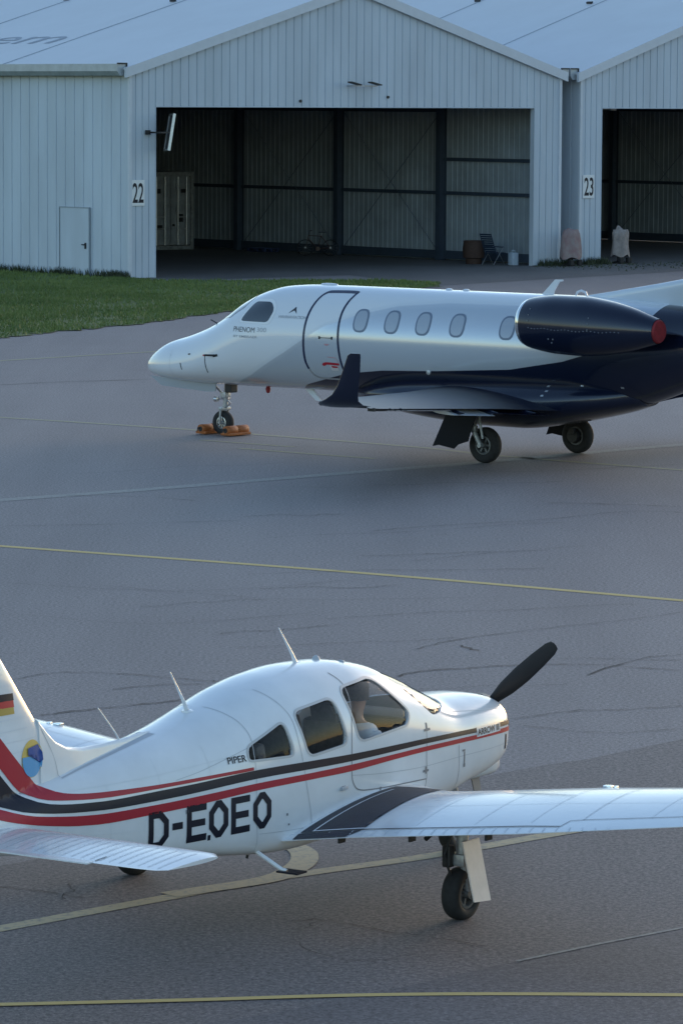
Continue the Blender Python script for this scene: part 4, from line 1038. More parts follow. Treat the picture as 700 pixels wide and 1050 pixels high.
# wings with leading edge strip, winglets, flaps, slats
def jz(r): return 1.06 + (r - .8) * .062
JS = [(.5, 7.15, 3.65, .13), (1.2, 7.62, 3.05, .13), (2.6, 8.28, 2.40, .12), (5.0, 9.42, 1.80, .11), (7.3, 10.50, 1.28, .10), (7.62, 10.68, 1.10, .09)]
def jchord(r):
    t_ = np.array(JS); return np.interp(r, t_[:, 0], t_[:, 1]), np.interp(r, t_[:, 0], t_[:, 2])
for sd_ in (-1, 1):
    wg = wing_mesh([(r, le, c, jz(r), R(1.5), th) for r, le, c, th in JS], sd_).build('wing', NAVYW, PH, True, 40)
    if sd_ == -1: BV_JW = bvh_of([wg])
    # winglet: curved blend then blade
    rr_ = []
    for (r, le, c, z, cant, th) in ((7.60, 10.67, 1.11, jz(7.6), 0, .09), (7.78, 10.83, .94, jz(7.6) + .03, 30, .07), (7.88, 11.04, .71, jz(7.6) + .10, 62, .08), (7.93, 11.22, .56, jz(7.6) + .19, 74, .08), (7.98, 11.38, .45, jz(7.6) + .34, 78, .08), (8.04, 11.54, .37, jz(7.6) + .60, 80, .075), (8.09, 11.68, .28, jz(7.6) + .86, 80, .07), (8.10, 11.76, .20, jz(7.6) + .90, 80, .05)):
        cc = R(cant); ring = []
        for x, zz in airfoil(c, th, 16, .0): ring.append((le + x, sd_ * (r - zz * math.sin(cc)), z + zz * math.cos(cc)))
        rr_.append(ring)
    mb = MB(); mb.loft(rr_); mb.build('winglet', NAVY, wg, True, 40)
    mb = MB()  # bright leading edge
    rr_ = []
    for r, le, c, th in [(q, *jchord(q), .0) for q in np.linspace(1.25, 7.55, 16)]:
        ring = []
        for t_ in np.linspace(-1.9, 1.9, 9):
            rad = .055 * c / 2; ring.append((le + rad - rad * 1.15 * math.cos(t_), sd_ * r, jz(r) + rad * 1.25 * math.sin(t_)))
        rr_.append(ring)
    mb.loft(rr_, cap=False, closed=False); mb.build('leading_edge', CHROME, wg, True, 60)
    # flap lowered a little, aileron
    for nm, r0, r1, ang_, fr in (('inboard_flap', 1.3, 2.95, 6, .24), ('flap', 3.0, 4.6, 9, .26), ('aileron', 4.75, 7.2, 0, .24)):
        rr_ = []
        for r in np.linspace(r0, r1, 6):
            le, c = jchord(r); x0 = le + c * (1 - fr) + .03; cc = c * fr + .04; ring = []
            for x, zz in airfoil(cc, .16 if nm == 'flap' else .12, 10, 0): ring.append((x0 + x * math.cos(R(ang_)) + zz * math.sin(R(ang_)), sd_ * r, jz(r) - .035 - c * .02 + zz * math.cos(R(ang_)) - x * math.sin(R(ang_))))
            rr_.append(ring)
        mb = MB(); mb.loft(rr_); mb.build(nm, SILVER if nm == 'flap' else NAVY, wg, True, 40)
    for r in (1.9, 3.1, 4.4):
        le, c = jchord(r); mb = MB(); mb.loft([[(x, sd_ * r + .035 * k_ * math.cos(t_), jz(r) - .12 + .05 * k_ * math.sin(t_)) for t_ in np.linspace(0, 2 * math.pi, 10, endpoint=False)] for x, k_ in ((le + c * .6, .1), (le + c * .75, 1), (le + c * .98, 1), (le + c * 1.08, .15))]); mb.build('flap_track_fairing', NAVY, wg, True)
    mb = MB()
    for r in (7.0, 6.6): mb.tube([(jchord(r)[0] + jchord(r)[1] - .02, sd_ * r, jz(r) - .03), (jchord(r)[0] + jchord(r)[1] + .12, sd_ * (r), jz(r) - .06)], .008, 6)
    mb.box((11.72, sd_ * 7.5, jz(7.5) - .05), (.14, .05, .06), bev=.01); mb.build('tip_light', DARKMET, wg)
# engines
for sd_ in (-1, 1):
    g = empty('engine', (0, 0, 0)); g.parent = PH
    cx, cy, cz = 10.42, sd_ * 1.50, 2.575
    prof = [(.00, .385), (.05, .43), (.25, .475), (.7, .52), (1.2, .525), (1.7, .48), (2.2, .39), (2.62, .27), (2.80, .218)]
    pr = [(q, interp(prof, q)[0]) for q in np.linspace(0, 2.8, 34)]
    mb = MB(); mb.lathe(pr[1:], (cx, cy, cz), (1, 0, -.018), 56); nac = mb.build('nacelle', NAVY, g, True, 60)
    if sd_ == -1: BV_N = bvh_of([nac])
    mb = MB(); mb.lathe([(.32, .34), (.15, .335), (.03, .35), (-.012, .37), (-.02, .392), (.0, .412), (.05, .431), (.10, .445)], (cx, cy, cz), (1, 0, -.018), 56); mb.build('intake_lip', CHROME, g, True, 60)
    mb = MB(); mb.lathe([(.02, .001), (.02, .352)], (cx + .02, cy, cz), (1, 0, 0), 40); mb.build('intake_cover', REDCAP, g)
    mb = MB(); mb.lathe([(0, .205), (.03, .207), (.06, .185), (.065, .001)], (cx + 2.775, cy, cz - .05), (1, 0, 0), 40); mb.build('exhaust_cover', REDCAP, g, True)
    mb = MB(); y0 = sd_ * .62; y1 = sd_ * 1.30
    rr_ = []
    for y, le, c, z in ((y0, 10.75, 2.35, 2.42), (y1, 10.95, 1.9, 2.50)):
        rr_.append([(le + x, y, z + zz) for x, zz in airfoil(c, .16, 14, 0)])
    mb.loft(rr_); mb.build('pylon', NAVY, g, True)
    mb = MB(); bn = -1
    for i in range(26):
        a = cx + .35 + i * .075; th = R(-6 - 1.2 * math.sin(i)); r_ = interp(prof, a - cx)[0] + .003
        mb.box((a, cy + sd_ * r_ * math.cos(th), cz - .018 * (a - cx) + r_ * math.sin(th)), (.022, .008, .014))
    for a, th in ((10.75, 20), (10.75, 8), (10.75, 34), (12.05, 10), (12.05, 22), (12.05, -2), (11.3, -26), (11.2, -26), (11.25, -34)):
        th = R(th); r_ = interp(prof, a - cx)[0] + .003; mb.box((a, cy + sd_ * r_ * math.cos(th), cz - .018 * (a - cx) + r_ * math.sin(th)), (.022, .01, .022))
    mb.build('fastener_row', mat('fastener_grey', (.16, .18, .22), .5, metal=.5), nac)
# fin and tailplane
mb = MB(); rr_ = []
FZ = [(2.60, 9.9, .07), (2.90, 10.2, .07), (3.02, 10.66, .08), (3.10, 11.15, .10), (3.19, 11.68, .12), (3.28, 12.20, .15), (3.38, 12.74, .18), (3.50, 13.1, .20), (3.9, 13.55, .21), (4.5, 14.1, .20), (4.95, 14.5, .17)]
for z, le, wd in FZ:
    te = 15.55 + (z - 3) * .42; c = te - le
    rr_.append([(le + x, zz * 1.0, z) for x, zz in airfoil(c, wd * 2 / c * .85, 22, 0)])
def jet_fin_paint():
    m = bpy.data.materials.new('jet_fin_livery'); m.use_nodes = True; n = m.node_tree.nodes; l = m.node_tree.links
    p = n['Principled BSDF']; p.inputs['Roughness'].default_value = .22; p.inputs['Coat Weight'].default_value = .5
    tc = n.new('ShaderNodeTexCoord'); sx = n.new('ShaderNodeSeparateXYZ'); l.new(tc.outputs['Object'], sx.inputs[0])
    a = n.new('ShaderNodeMath'); a.operation = 'MULTIPLY_ADD'; a.inputs[1].default_value = -.36; a.inputs[2].default_value = 12.17 * .36 - 2.68; l.new(sx.outputs[0], a.inputs[0])
    b = n.new('ShaderNodeMath'); b.operation = 'ADD'; l.new(sx.outputs[2], b.inputs[0]); l.new(a.outputs[0], b.inputs[1])
    r = n.new('ShaderNodeMapRange'); r.inputs[1].default_value = -.006; r.inputs[2].default_value = .006; l.new(b.outputs[0], r.inputs[0])
    x = n.new('ShaderNodeMix'); x.data_type = 'RGBA'; l.new(r.outputs[0], x.inputs[0]); x.inputs[6].default_value = (.006, .010, .028, 1); x.inputs[7].default_value = (.60, .66, .74, 1)
    l.new(x.outputs[2], p.inputs['Base Color']); return m
mb.loft(rr_); fn = mb.build('tail_fin', jet_fin_paint(), PH, True, 40)
for sd_ in (-1, 1):
    wing_mesh([(.0, 14.9, 1.5, 4.98, 0, .10), (2.6, 16.0, .75, 5.02, 0, .09), (2.68, 16.15, .5, 5.02, 0, .05)], sd_, camber=0).build('tailplane', SILVER, fn, True, 40)
# undercarriage
for sd_ in (-1, 1):
    g = empty('main_gear', (0, 0, 0)); g.parent = PH
    wheel(g, (9.40, sd_ * 1.40, .325), .325, .20, hubr=.52, spokes=6, rim=mat('jet_rim_grey', (.16, .165, .17), .5, metal=.5))
    mb = MB(); mb.tube([(9.10, sd_ * 1.50, 1.10), (9.22, sd_ * 1.58, .62)], .06, 14); mb.tube([(9.22, sd_ * 1.58, .66), (9.40, sd_ * 1.56, .34)], .045, 12); mb.tube([(9.40, sd_ * 1.30, .325), (9.40, sd_ * 1.60, .325)], .04, 12)
    mb.tube([(9.30, sd_ * 1.50, .95), (9.44, sd_ * 1.54, .45)], .025, 10); mb.box((9.24, sd_ * 1.56, .62), (.14, .12, .12), bev=.02); mb.tube([(9.2, sd_ * 1.2, .95), (9.24, sd_ * 1.56, .62)], .025, 8)
    mb.build('strut', STEEL, g, True)
    mb = MB(); mb.lathe([(-.06, .001), (-.06, .12), (.05, .12), (.05, .001)], (9.40, sd_ * 1.27, .325), (0, 1, 0), 16); mb.box((9.40, sd_ * 1.22, .42), (.12, .08, .12), bev=.01); mb.build('brake_unit', DARKMET, g)
    mb = MB(); q = [(8.62, .96), (8.30, .40), (8.42, .36), (8.72, .37), (8.86, .45), (9.02, .52), (9.40, .60), (9.42, .96)]
    mb.prism([(8.78, 1.0), (8.44, .27), (8.58, .30), (8.93, .25), (9.02, .33), (9.24, .40), (9.30, .62), (9.46, 1.0)], lambda u, v, s_: (u, sd_ * (1.66 + (1.0 - v) * .06 + .02 * s_), v)); mb.build('gear_door', NAVY_DK, g)
g = empty('nose_gear', (0, 0, 0)); g.parent = PH
wheel(g, (1.92, 0, .235), .235, .16, hubr=.5, spokes=8)
mb = MB(); mb.tube([(2.02, 0, 1.05), (1.97, 0, .55)], .05, 14); mb.tube([(1.97, 0, .60), (1.94, 0, .46)], .035, 12)
for y in (-.11, .11): mb.tube([(1.95, y, .50), (1.92, y, .235)], .022, 8)
mb.box((1.95, 0, .51), (.09, .28, .07), bev=.02); mb.tube([(1.92, -.13, .235), (1.92, .13, .235)], .022, 10)
mb.tube([(1.98, 0, .72), (2.10, 0, .62), (1.96, 0, .50)], .016, 8); mb.tube([(1.60, 0, 1.02), (1.97, 0, .74)], .022, 8)
mb.box((1.97, 0, .78), (.14, .16, .12), bev=.02)
mb.build('strut', STEEL, g, True)
mb = MB()
for y in (-.16, .16): mb.lathe([(-.04, .045), (-.03, .055), (.04, .05), (.045, .001)], (1.88, y, .70), (1, 0, 0), 14); mb.tube([(1.96, 0, .70), (1.92, y, .70)], .012, 6)
mb.build('taxi_light', ALU, g)
mb = MB(); mb.box((2.12, 0, .93), (.16, .2, .20), bev=.02); mb.build('gear_bay', DARKMET, g)
for y, a0, a1 in ((-.20, .20, 1.92),):
    mb = MB(); mb.prism([(a0, 1.08), (a0 + .30, .90), (a1 - .25, .835), (a1 - .02, .85), (a1, 1.0)], lambda u, v, s_: (u, y - .012 * s_, v)); mb.build('gear_door', mat('nose_door_grey', (.34, .36, .39), .5), g)
# fuselage details
def domes(a, r, z, L, h, m, name, par=PH):
    mb = MB(); mb.loft([[(a + L * (x - .5), r + wq * math.cos(t_), z + hq * math.sin(t_)) for t_ in np.linspace(0, math.pi, 9)] for x, wq, hq in ((0, .01, .005), (.08, .05, h * .8), (.3, .07, h), (.7, .07, h), (.92, .05, h * .8), (1, .01, .005))], closed=True)
    return mb.build(name, m, par, True)
domes(4.58, 0, 2.985, .42, .045, SILVER, 'antenna_dome'); domes(7.45, 0, 2.99, .12, .04, SILVER, 'antenna_dome'); domes(7.85, 0, 2.99, .12, .04, SILVER, 'antenna_dome')
mb = MB(); mb.tube([(10.34, 0, 2.98), (10.38, 0, 3.06), (10.46, 0, 3.09), (10.56, 0, 3.06), (10.60, 0, 2.98)], .022, 8); mb.build('beacon_ring', SILVER, PH, True)
mb = MB(); mb.prism([(9.55, 2.96), (9.66, 3.06), (9.88, 3.27), (10.06, 3.275), (10.05, 3.245), (9.98, 3.235), (9.86, 3.06), (9.84, 2.96)], lambda u, v, s_: (u, -.014 + .028 * s_, v)); mb.build('blade_antenna', SILVER, PH)
mb = MB(); mb.prism([(3.94, 1.04), (4.26, .79), (4.40, .77), (4.36, .82), (4.14, 1.04)], lambda u, v, s_: (u, -.014 + .028 * s_, v)); mb.build('belly_antenna', SILVER, PH)
mb = MB(); mb.lathe([(0, .03), (-.05, .05), (-.12, .035), (-.14, .001)], (3.06, 0, 1.0), (0, 0, 1), 14); mb.build('beacon_cover', REDCAP, PH, True)
for a, z in ((1.05, 1.70), (1.62, 1.50)):
    pass

def chock(loc, rz, label):
    t = empty('wheel_chock', loc, rz); tag(t, label, 'chock')
    for k_, y in enumerate((-.16, .16)):
        mb = MB(); mb.lathe([(-.15, .001), (-.15, .08), (-.14, .088), (.14, .088), (.15, .08), (.15, .001)], (0, y, .10), (0, 1, 0), 20)
        b_ = mb.build('roller', ORANGE, t, True, 40)
        mb = MB()
        for s_ in (-1, 1): mb.lathe([(-.006, .001), (-.006, .05), (.006, .05), (.006, .001)], (0, y + s_ * .152, .10), (0, 1, 0), 14)
        mb.build('end_cap', DARKMET, b_)
    mb = MB(); mb.box((0, 0, .03), (.26, .60, .05), bev=.012); mb.build('base_bar', ORANGE, t)
    mb = MB(); mb.tube([(0, -.30, .10), (-.02, -.36, .13), (.0, -.40, .06)], .01, 6); mb.build('rope', DARKMET, t)
def jloc(a, r, z=0.): 
    p_ = Vector((-3.78053212, 79.93661999)) - Vector((-.7713364, .63642766)) * a + Vector((.63642766, .7713364)) * r; return (p_.x, p_.y, z)
jr_ = math.atan2(-.63642766, .7713364)
chock(jloc(1.60, 0, .012), jr_ , 'orange chock ahead of the nose wheel of the jet, towards its nose tip')
chock(jloc(2.26, -.02, .012), jr_ , 'orange chock behind the nose wheel of the jet, towards its door')

# ===DECALS===
# ------------------------------------------------------------------ markings of the propeller aeroplane
def band(top, bot, k=4):
    t_ = smooth_line(top, k); b_ = smooth_line(bot, k)
    n = max(len(t_), len(b_)); q = np.linspace(0, 1, n)
    def rs(P):
        P = np.array(P); s = np.r_[0, np.cumsum(np.hypot(*np.diff(P, axis=0).T))]; s /= s[-1]; return np.c_[np.interp(q, s, P[:, 0]), np.interp(q, s, P[:, 1])]
    T, B_ = rs(t_), rs(b_)
    return [[tuple(T[i]), tuple(T[i + 1]), tuple(B_[i + 1]), tuple(B_[i])] for i in range(n - 1)]
def sdecal(name, polys, m, off=.004, bv=None, par=None, sides=(1, -1), cell=.035):
    for s_ in sides: decal(name, poly_bm(polys), bv or BV_T, m, par or PP, 'side', s_, off, cell)
BT = [(-.115, 1.165), (.3, 1.180), (.788, 1.195), (1.516, 1.217), (2.09, 1.228), (2.66, 1.238), (3.23, 1.257), (3.908, 1.270), (4.628, 1.250), (5.0, 1.244), (5.5, 1.237), (5.768, 1.246), (6.0, 1.262), (6.2, 1.292), (6.351, 1.345), (6.46, 1.425), (6.60, 1.56), (6.9, 1.86), (7.3, 2.25)]
BB = [(-.115, 1.130), (.3, 1.142), (.797, 1.156), (1.518, 1.174), (2.09, 1.177), (2.66, 1.180), (3.23, 1.192), (3.914, 1.203), (4.636, 1.180), (5.0, 1.172), (5.5, 1.170), (5.776, 1.181), (6.0, 1.197), (6.2, 1.219), (6.395, 1.250), (6.503, 1.278), (6.63, 1.318), (6.9, 1.42), (7.3, 1.60)]
LT = [(-.115, 1.112), (.3, 1.124), (.799, 1.136), (1.518, 1.150), (2.092, 1.152), (2.662, 1.152), (3.231, 1.160), (3.915, 1.166), (4.637, 1.149), (5.0, 1.142), (5.524, 1.142), (5.777, 1.153), (6.0, 1.172), (6.275, 1.206), (6.4, 1.230), (6.52, 1.262), (6.635, 1.300), (6.9, 1.39), (7.3, 1.55)]
LB = [(-.115, 1.075), (.3, 1.086), (.8, 1.098), (1.518, 1.110), (2.09, 1.108), (2.66, 1.098), (3.23, 1.107), (3.915, 1.110), (4.637, 1.082), (5.0, 1.074), (5.522, 1.066), (5.776, 1.077), (6.0, 1.098), (6.279, 1.140), (6.408, 1.165), (6.526, 1.190), (6.668, 1.228), (6.9, 1.30), (7.3, 1.42)]
UT = [(3.962, 1.297), (4.619, 1.291), (5.039, 1.290), (5.448, 1.300), (5.698, 1.310), (5.89, 1.326), (6.03, 1.352), (6.13, 1.395), (6.21, 1.46), (6.30, 1.545), (6.45, 1.69), (6.583, 1.823), (6.9, 2.13), (7.3, 2.46)]
UB = [(3.962, 1.272), (4.626, 1.264), (5.046, 1.260), (5.46, 1.259), (5.712, 1.267), (5.907, 1.282), (6.10, 1.302), (6.22, 1.325), (6.32, 1.365), (6.42, 1.435), (6.50, 1.51), (6.58, 1.59), (6.9, 1.90), (7.3, 2.29)]
sdecal('stripe', band(BT, BB), BLACK); sdecal('stripe', band(LT, LB), RED); sdecal('stripe', band(UT, UB), RED)
def glyph(ch, w_, h_, st):
    c = .30 * w_; s = st / 2
    if ch == 'O': return ribbon([(s + c, s), (w_ - s - c, s), (w_ - s, s + c), (w_ - s, h_ - s - c), (w_ - s - c, h_ - s), (s + c, h_ - s), (s, h_ - s - c), (s, s + c)], st, True)
    if ch == 'D': return ribbon([(s, s), (w_ - s - c, s), (w_ - s, s + c), (w_ - s, h_ - s - c), (w_ - s - c, h_ - s), (s, h_ - s)], st, True)
    R_ = lambda x0, y0, x1, y1: [(x0, y0), (x1, y0), (x1, y1), (x0, y1)]
    if ch == 'E': return [R_(0, 0, st, h_), R_(st, 0, w_, st), R_(st, h_ - st, w_, h_), R_(st, h_ / 2 - s, w_ * .93, h_ / 2 + s)]
    if ch == '-': return [R_(0, h_ * .42, w_ * .52, h_ * .42 + st)]
    if ch == '.': return [R_(0, -.01, st * .6, st * .6)]
for s_ in (1, -1):
    pol = []
    for ch, a0 in (('D', 5.150), ('-', 4.893), ('E', 4.735), ('O', 4.488), ('E', 4.236), ('O', 3.978), ('.', 4.500)):
        for p_ in glyph(ch, .218, .292, .054):
            pol.append([((a0 - x) if s_ == 1 else (3.74 + 5.150 - a0 + x), .797 + y) for x, y in p_])
    sdecal('registration', pol, BLACK, .004, sides=(s_,))
    x0 = 4.24 if s_ == 1 else 4.02
    decal('lettering', text_bm('PIPER', .052, x0, 1.352, mirror_dir=-s_, width=.21, bold=.012), BV_T, BLACK, PP, 'side', s_, .004)
    sdecal('name_plate', [[(.655, 1.112), (.205, 1.108), (.205, 1.185), (.655, 1.198)]], WHITE, .0045, sides=(s_,))
    x0 = .64 if s_ == 1 else .225
    decal('lettering', text_bm('ARROW III', .052, x0, 1.126, mirror_dir=-s_, width=.41, bold=.022, slope=-.01 * s_), BV_T, BLACK, PP, 'side', s_, .0065)
# flag and round badge on the fin
GOLD = mat('flag_gold', (.48, .33, .07), .4); FRED = mat('flag_red', (.50, .02, .03), .4); CYAN = mat('badge_blue', (.10, .36, .66), .4); DBLUE = mat('badge_navy', (.015, .07, .30), .4); BYEL = mat('badge_yellow', (.70, .50, .12), .4)
for z1, z0_, m in ((2.138, 2.085, BLACK), (2.085, 2.034, FRED), (2.034, 1.984, GOLD)): sdecal('flag_band', [[(6.72, z1 + .012), (6.412, z1), (6.405, z0_), (6.72, z0_ + .004)]], m)
el = lambda k_, a0=0, a1=360, cx=6.203, cz=1.622: [(cx + .128 * k_ * math.cos(R(t_)), cz + .143 * k_ * math.sin(R(t_))) for t_ in np.linspace(a0, a1, 37)[:(-1 if a1 - a0 == 360 else None)]]
sdecal('badge_disc', [el(1.0)], BYEL, .003)
sdecal('badge_sea', [el(.97, 172, 368)], CYAN, .007)
sdecal('badge_shape', [[(6.262, 1.705), (6.132, 1.722), (6.085, 1.655), (6.078, 1.60), (6.10, 1.575), (6.14, 1.60), (6.15, 1.64), (6.21, 1.655), (6.262, 1.655)]], DBLUE, .011)
# panel seams, door, window rims
def seam(pts, wdt=.007, m=LINE, closed=False, sm=True, off=.0022, sides=(1, -1), bv=None, par=None, name='panel_seam'):
    P = smooth_line(pts, 5) if sm else pts; sdecal(name, ribbon(P, wdt, closed), m, off, sides=sides, cell=.07, bv=bv, par=par)
DOORL = [(2.62, 1.874), (2.565, 1.80), (2.575, 1.69), (2.62, 1.55), (2.662, 1.36), (2.668, 1.10), (2.64, .99), (2.54, .925), (2.236, .898), (1.856, .885), (1.52, .875)]
seam(DOORL, .010, sides=(1,)); seam([(1.544, .76), (1.511, .886), (1.518, 1.12), (1.505, 1.34)], .007)
seam([(.955, .70), (.958, .866), (.97, 1.09)], .007, mat('panel_seam_mid', (.33, .35, .38), .5)); seam([(2.661, 1.062), (2.239, 1.02), (1.626, .985), (.969, .985), (.439, .979), (-.08, .98)], .005, LINE2)
seam([(4.05, 1.75), (4.0, 1.70), (3.952, 1.637), (3.921, 1.532), (3.935, 1.384), (3.938, 1.192), (3.935, .881), (3.90, .62)], .006, LINE2)
seam([(3.55, 1.84), (3.51, 1.80), (3.44, 1.70), (3.40, 1.6), (3.385, 1.434), (3.336, 1.192), (3.251, .865), (3.2, .62)], .006, LINE2)
seam([(4.831, 1.30), (4.499, 1.345), (3.94, 1.459)], .004, LINE2); seam([(3.897, .756), (3.586, .737), (3.2, .722)], .004, LINE2)
for a, z, w_, h_ in ((2.79, .975, .06, .035), (1.50, 1.287, .10, .02), (1.50, 1.31, .02, .07), (1.53, .945, .09, .02), (1.53, .95, .02, .06), (.885, 1.03, .05, .015), (.87, .96, .015, .12), (.87, .90, .03, .03), (3.558, .868, .02, .02), (3.535, .785, .02, .015), (4.731, 1.045, .03, .03), (2.24, .885, .02, .05)):
    sdecal('fastener', [[(a - w_ / 2, z - h_ / 2), (a + w_ / 2, z - h_ / 2), (a + w_ / 2, z + h_ / 2), (a - w_ / 2, z + h_ / 2)]], LINE, .004, sides=(1,))
sdecal('cowl_vent', [[(.055, 1.06), (.085, 1.06), (.085, .93), (.055, .93)]], BLACK, .004)
for poly, r_ in ((W_REAR, .07), (W_MID, .09), (W_FRONT, .10)):
    P = round_poly(poly, r_, 5); c = Vector((sum(p[0] for p in P) / len(P), sum(p[1] for p in P) / len(P)))
    P = [tuple(c + (Vector(p) - c) * 1.0 + (Vector(p) - c).normalized() * .012) for p in P]
    sdecal('window_rim', ribbon(P, .020, True), mat('window_rim', (.50, .51, .52), .4), .004)
FA = mat('skin_lap', (.69, .71, .73), .4)
for a in (4.45, 5.0, 5.55, 6.1): q = interp(PT, a); seam([(a, q[1] - .10), (a, .95), (a, q[0] + .06)], .005, FA, sm=False)
seam([(3.4, .90), (4.6, .93), (5.8, 1.0), (6.9, 1.09)], .004, FA); seam([(4.0, 1.42), (5.0, 1.36), (5.9, 1.35)], .004, FA); seam([(.05, 1.28), (.5, 1.32), (.95, 1.36)], .005, FA)
# hinge and handle of the door
mb = MB()
h_, n_, i_, d_ = BV_T.ray_cast(Vector((2.79, 5, .975)), Vector((0, -1, 0)))
mb.box((2.79, h_.y + .012, .975), (.09, .02, .03), bev=.006); mb.build('door_handle', LINE2, PP, True)
# fin, dorsal
seam([(6.10, 1.86), (5.94, 1.60), (5.90, 1.44)], .007, LINE2); seam([(5.90, 1.435), (5.60, 1.485), (5.2, 1.545), (4.7, 1.62)], .006, LINE2)
for i in range(11):
    z = 1.52 + i * .085; le = interp(fin_le, z) if False else np.interp(z, [q[0] for q in fin_le], [q[1] for q in fin_le])
    seam([(max(le, 5.95) + .10, z + .004), (7.28, z - .012)], .005, mat('rib_line', (.66, .68, .72), .4), sm=False, off=.003)
# wing walk etc.
def tdecal(name, polys, m, bv, par, off=.004): return decal(name, poly_bm(polys), bv, m, par, 'top', 1, off, .05)
tdecal('wing_walk', [[(2.06, .60), (3.455, .60), (3.455, 1.20), (3.20, 1.175), (2.9, 1.15), (2.6, 1.15), (2.35, 1.15), (2.12, 1.10)]], BLUEW, BV_W, wings[0])
tdecal('wing_walk', [[(3.475, .60), (3.595, .62), (3.597, 1.12), (3.475, 1.20)]], BLUEW, BV_W, wings[0])
tdecal('walk_border', ribbon([(2.25, .70), (3.44, .72), (3.44, 1.24)], .018), mat('border_white', (.7, .72, .75), .5), BV_W, wings[0], .0065)
for bv, wg, s_ in ((BV_W, wings[0], 1), (BV_WP, wings[1], -1)):
    tdecal('flap_gap', ribbon([(3.462, s_ * .62), (3.462, s_ * 3.0)], .014), BLACK, bv, wg, .0055)
    tdecal('aileron_gap', ribbon([(3.462, s_ * 3.0), (3.35, s_ * 3.03), (3.33, s_ * 3.15), (3.24, s_ * 4.3), (3.12, s_ * 5.1)], .008), LINE, bv, wg, .004)
    tdecal('panel_seam', ribbon([(3.33, s_ * 3.13), (2.1, s_ * 3.13)], .006), LINE2, bv, wg, .004)
    tdecal('panel_seam', ribbon([(2.55, s_ * 1.2), (2.55, s_ * 5.1)], .005), LINE2, bv, wg, .004)
    for r_ in (1.66, 2.2, 2.7, 3.7, 4.4): tdecal('skin_lap', ribbon([(3.40 - max(0, r_ - 2.7) * .11, s_ * r_), (2.06 + max(0, r_ - 2.7) * .09, s_ * r_)], .005), FA, bv, wg, .003)
    tdecal('skin_lap', ribbon([(2.95, s_ * 1.2), (2.95, s_ * 5.1)], .004), FA, bv, wg, .003)
    rb = []
    for r_ in np.arange(.9, 5.1, .11): rb += ribbon([(3.475, s_ * r_), (3.30 + .29 - max(0, r_ - 2.7) * .11 - .005, s_ * (r_ + .02))], .007)
    tdecal('flap_rib', rb, mat('rib_line', (.66, .68, .72), .4), bv, wg, .004)
rb = []
for r_ in np.arange(.16, 1.9, .085): rb += ribbon([(6.60, r_), (7.12, r_ + .03)], .008)
tdecal('stabilator_rib', rb, mat('rib_line', (.66, .68, .72), .4), BV_S, STB)
tdecal('trim_gap', ribbon([(7.145, 1.36), (7.02, 1.37)], .014), BLACK, BV_S, STB)

# ------------------------------------------------------------------ markings of the jet
NV = mat('door_seal_navy', (.012, .02, .06), .35)
jd = [(4.72, 1.45), (4.69, 1.60), (4.70, 1.95), (4.72, 2.30), (4.76, 2.58), (4.82, 2.78), (4.90, 2.875), (5.05, 2.895), (5.56, 2.90), (5.60, 2.86), (5.56, 2.72), (5.53, 2.50), (5.535, 2.15), (5.55, 1.8), (5.56, 1.50), (5.57, 1.34)]
for s_ in (-1,):
    sdecal('door_seal', ribbon(smooth_line(jd, 5), .048), NV, .004, BV_J, PH, (s_,))
    sdecal('door_sill', ribbon(smooth_line([(4.72, 1.45), (4.78, 1.34), (4.90, 1.285), (5.30, 1.275), (5.52, 1.28), (5.60, 1.33), (5.56, 1.45)], 5), .032), mat('sill_silver', (.45, .46, .47), .35, metal=.5), .004, BV_J, PH, (s_,))
    sdecal('door_handle', [[(5.08, 1.545), (5.12, 1.585), (5.20, 1.60), (5.50, 1.59), (5.50, 1.55), (5.20, 1.555), (5.12, 1.52)]], RED, .008, BV_J, PH, (s_,))
    sdecal('placard', [[(5.26, 1.545), (5.47, 1.535), (5.45, 1.45), (5.28, 1.44)]], mat('placard_pale', (.55, .52, .52), .5), .006, BV_J, PH, (s_,))
    sdecal('placard', [[(5.30, 1.535), (5.45, 1.528), (5.44, 1.50), (5.31, 1.50)]], RED, .009, BV_J, PH, (s_,))
    sdecal('placard', [[(5.20, 1.945), (5.33, 1.945), (5.29, 1.915), (5.23, 1.915)]], mat('placard_pink', (.50, .25, .27), .5), .005, BV_J, PH, (s_,))
    sdecal('placard', ribbon([(5.25, 1.70), (5.44, 1.69), (5.50, 1.60)], .012), mat('placard_pink', (.50, .25, .27), .5), .005, BV_J, PH, (s_,))
    sdecal('hinge_mark', [[(5.10, 2.05), (5.38, 2.05), (5.38, 2.062), (5.10, 2.062)], [(5.07, 2.03), (5.11, 2.03), (5.11, 2.082), (5.07, 2.082)], [(5.37, 2.03), (5.41, 2.03), (5.41, 2.082), (5.37, 2.082)]], DARKMET, .005, BV_J, PH, (s_,))
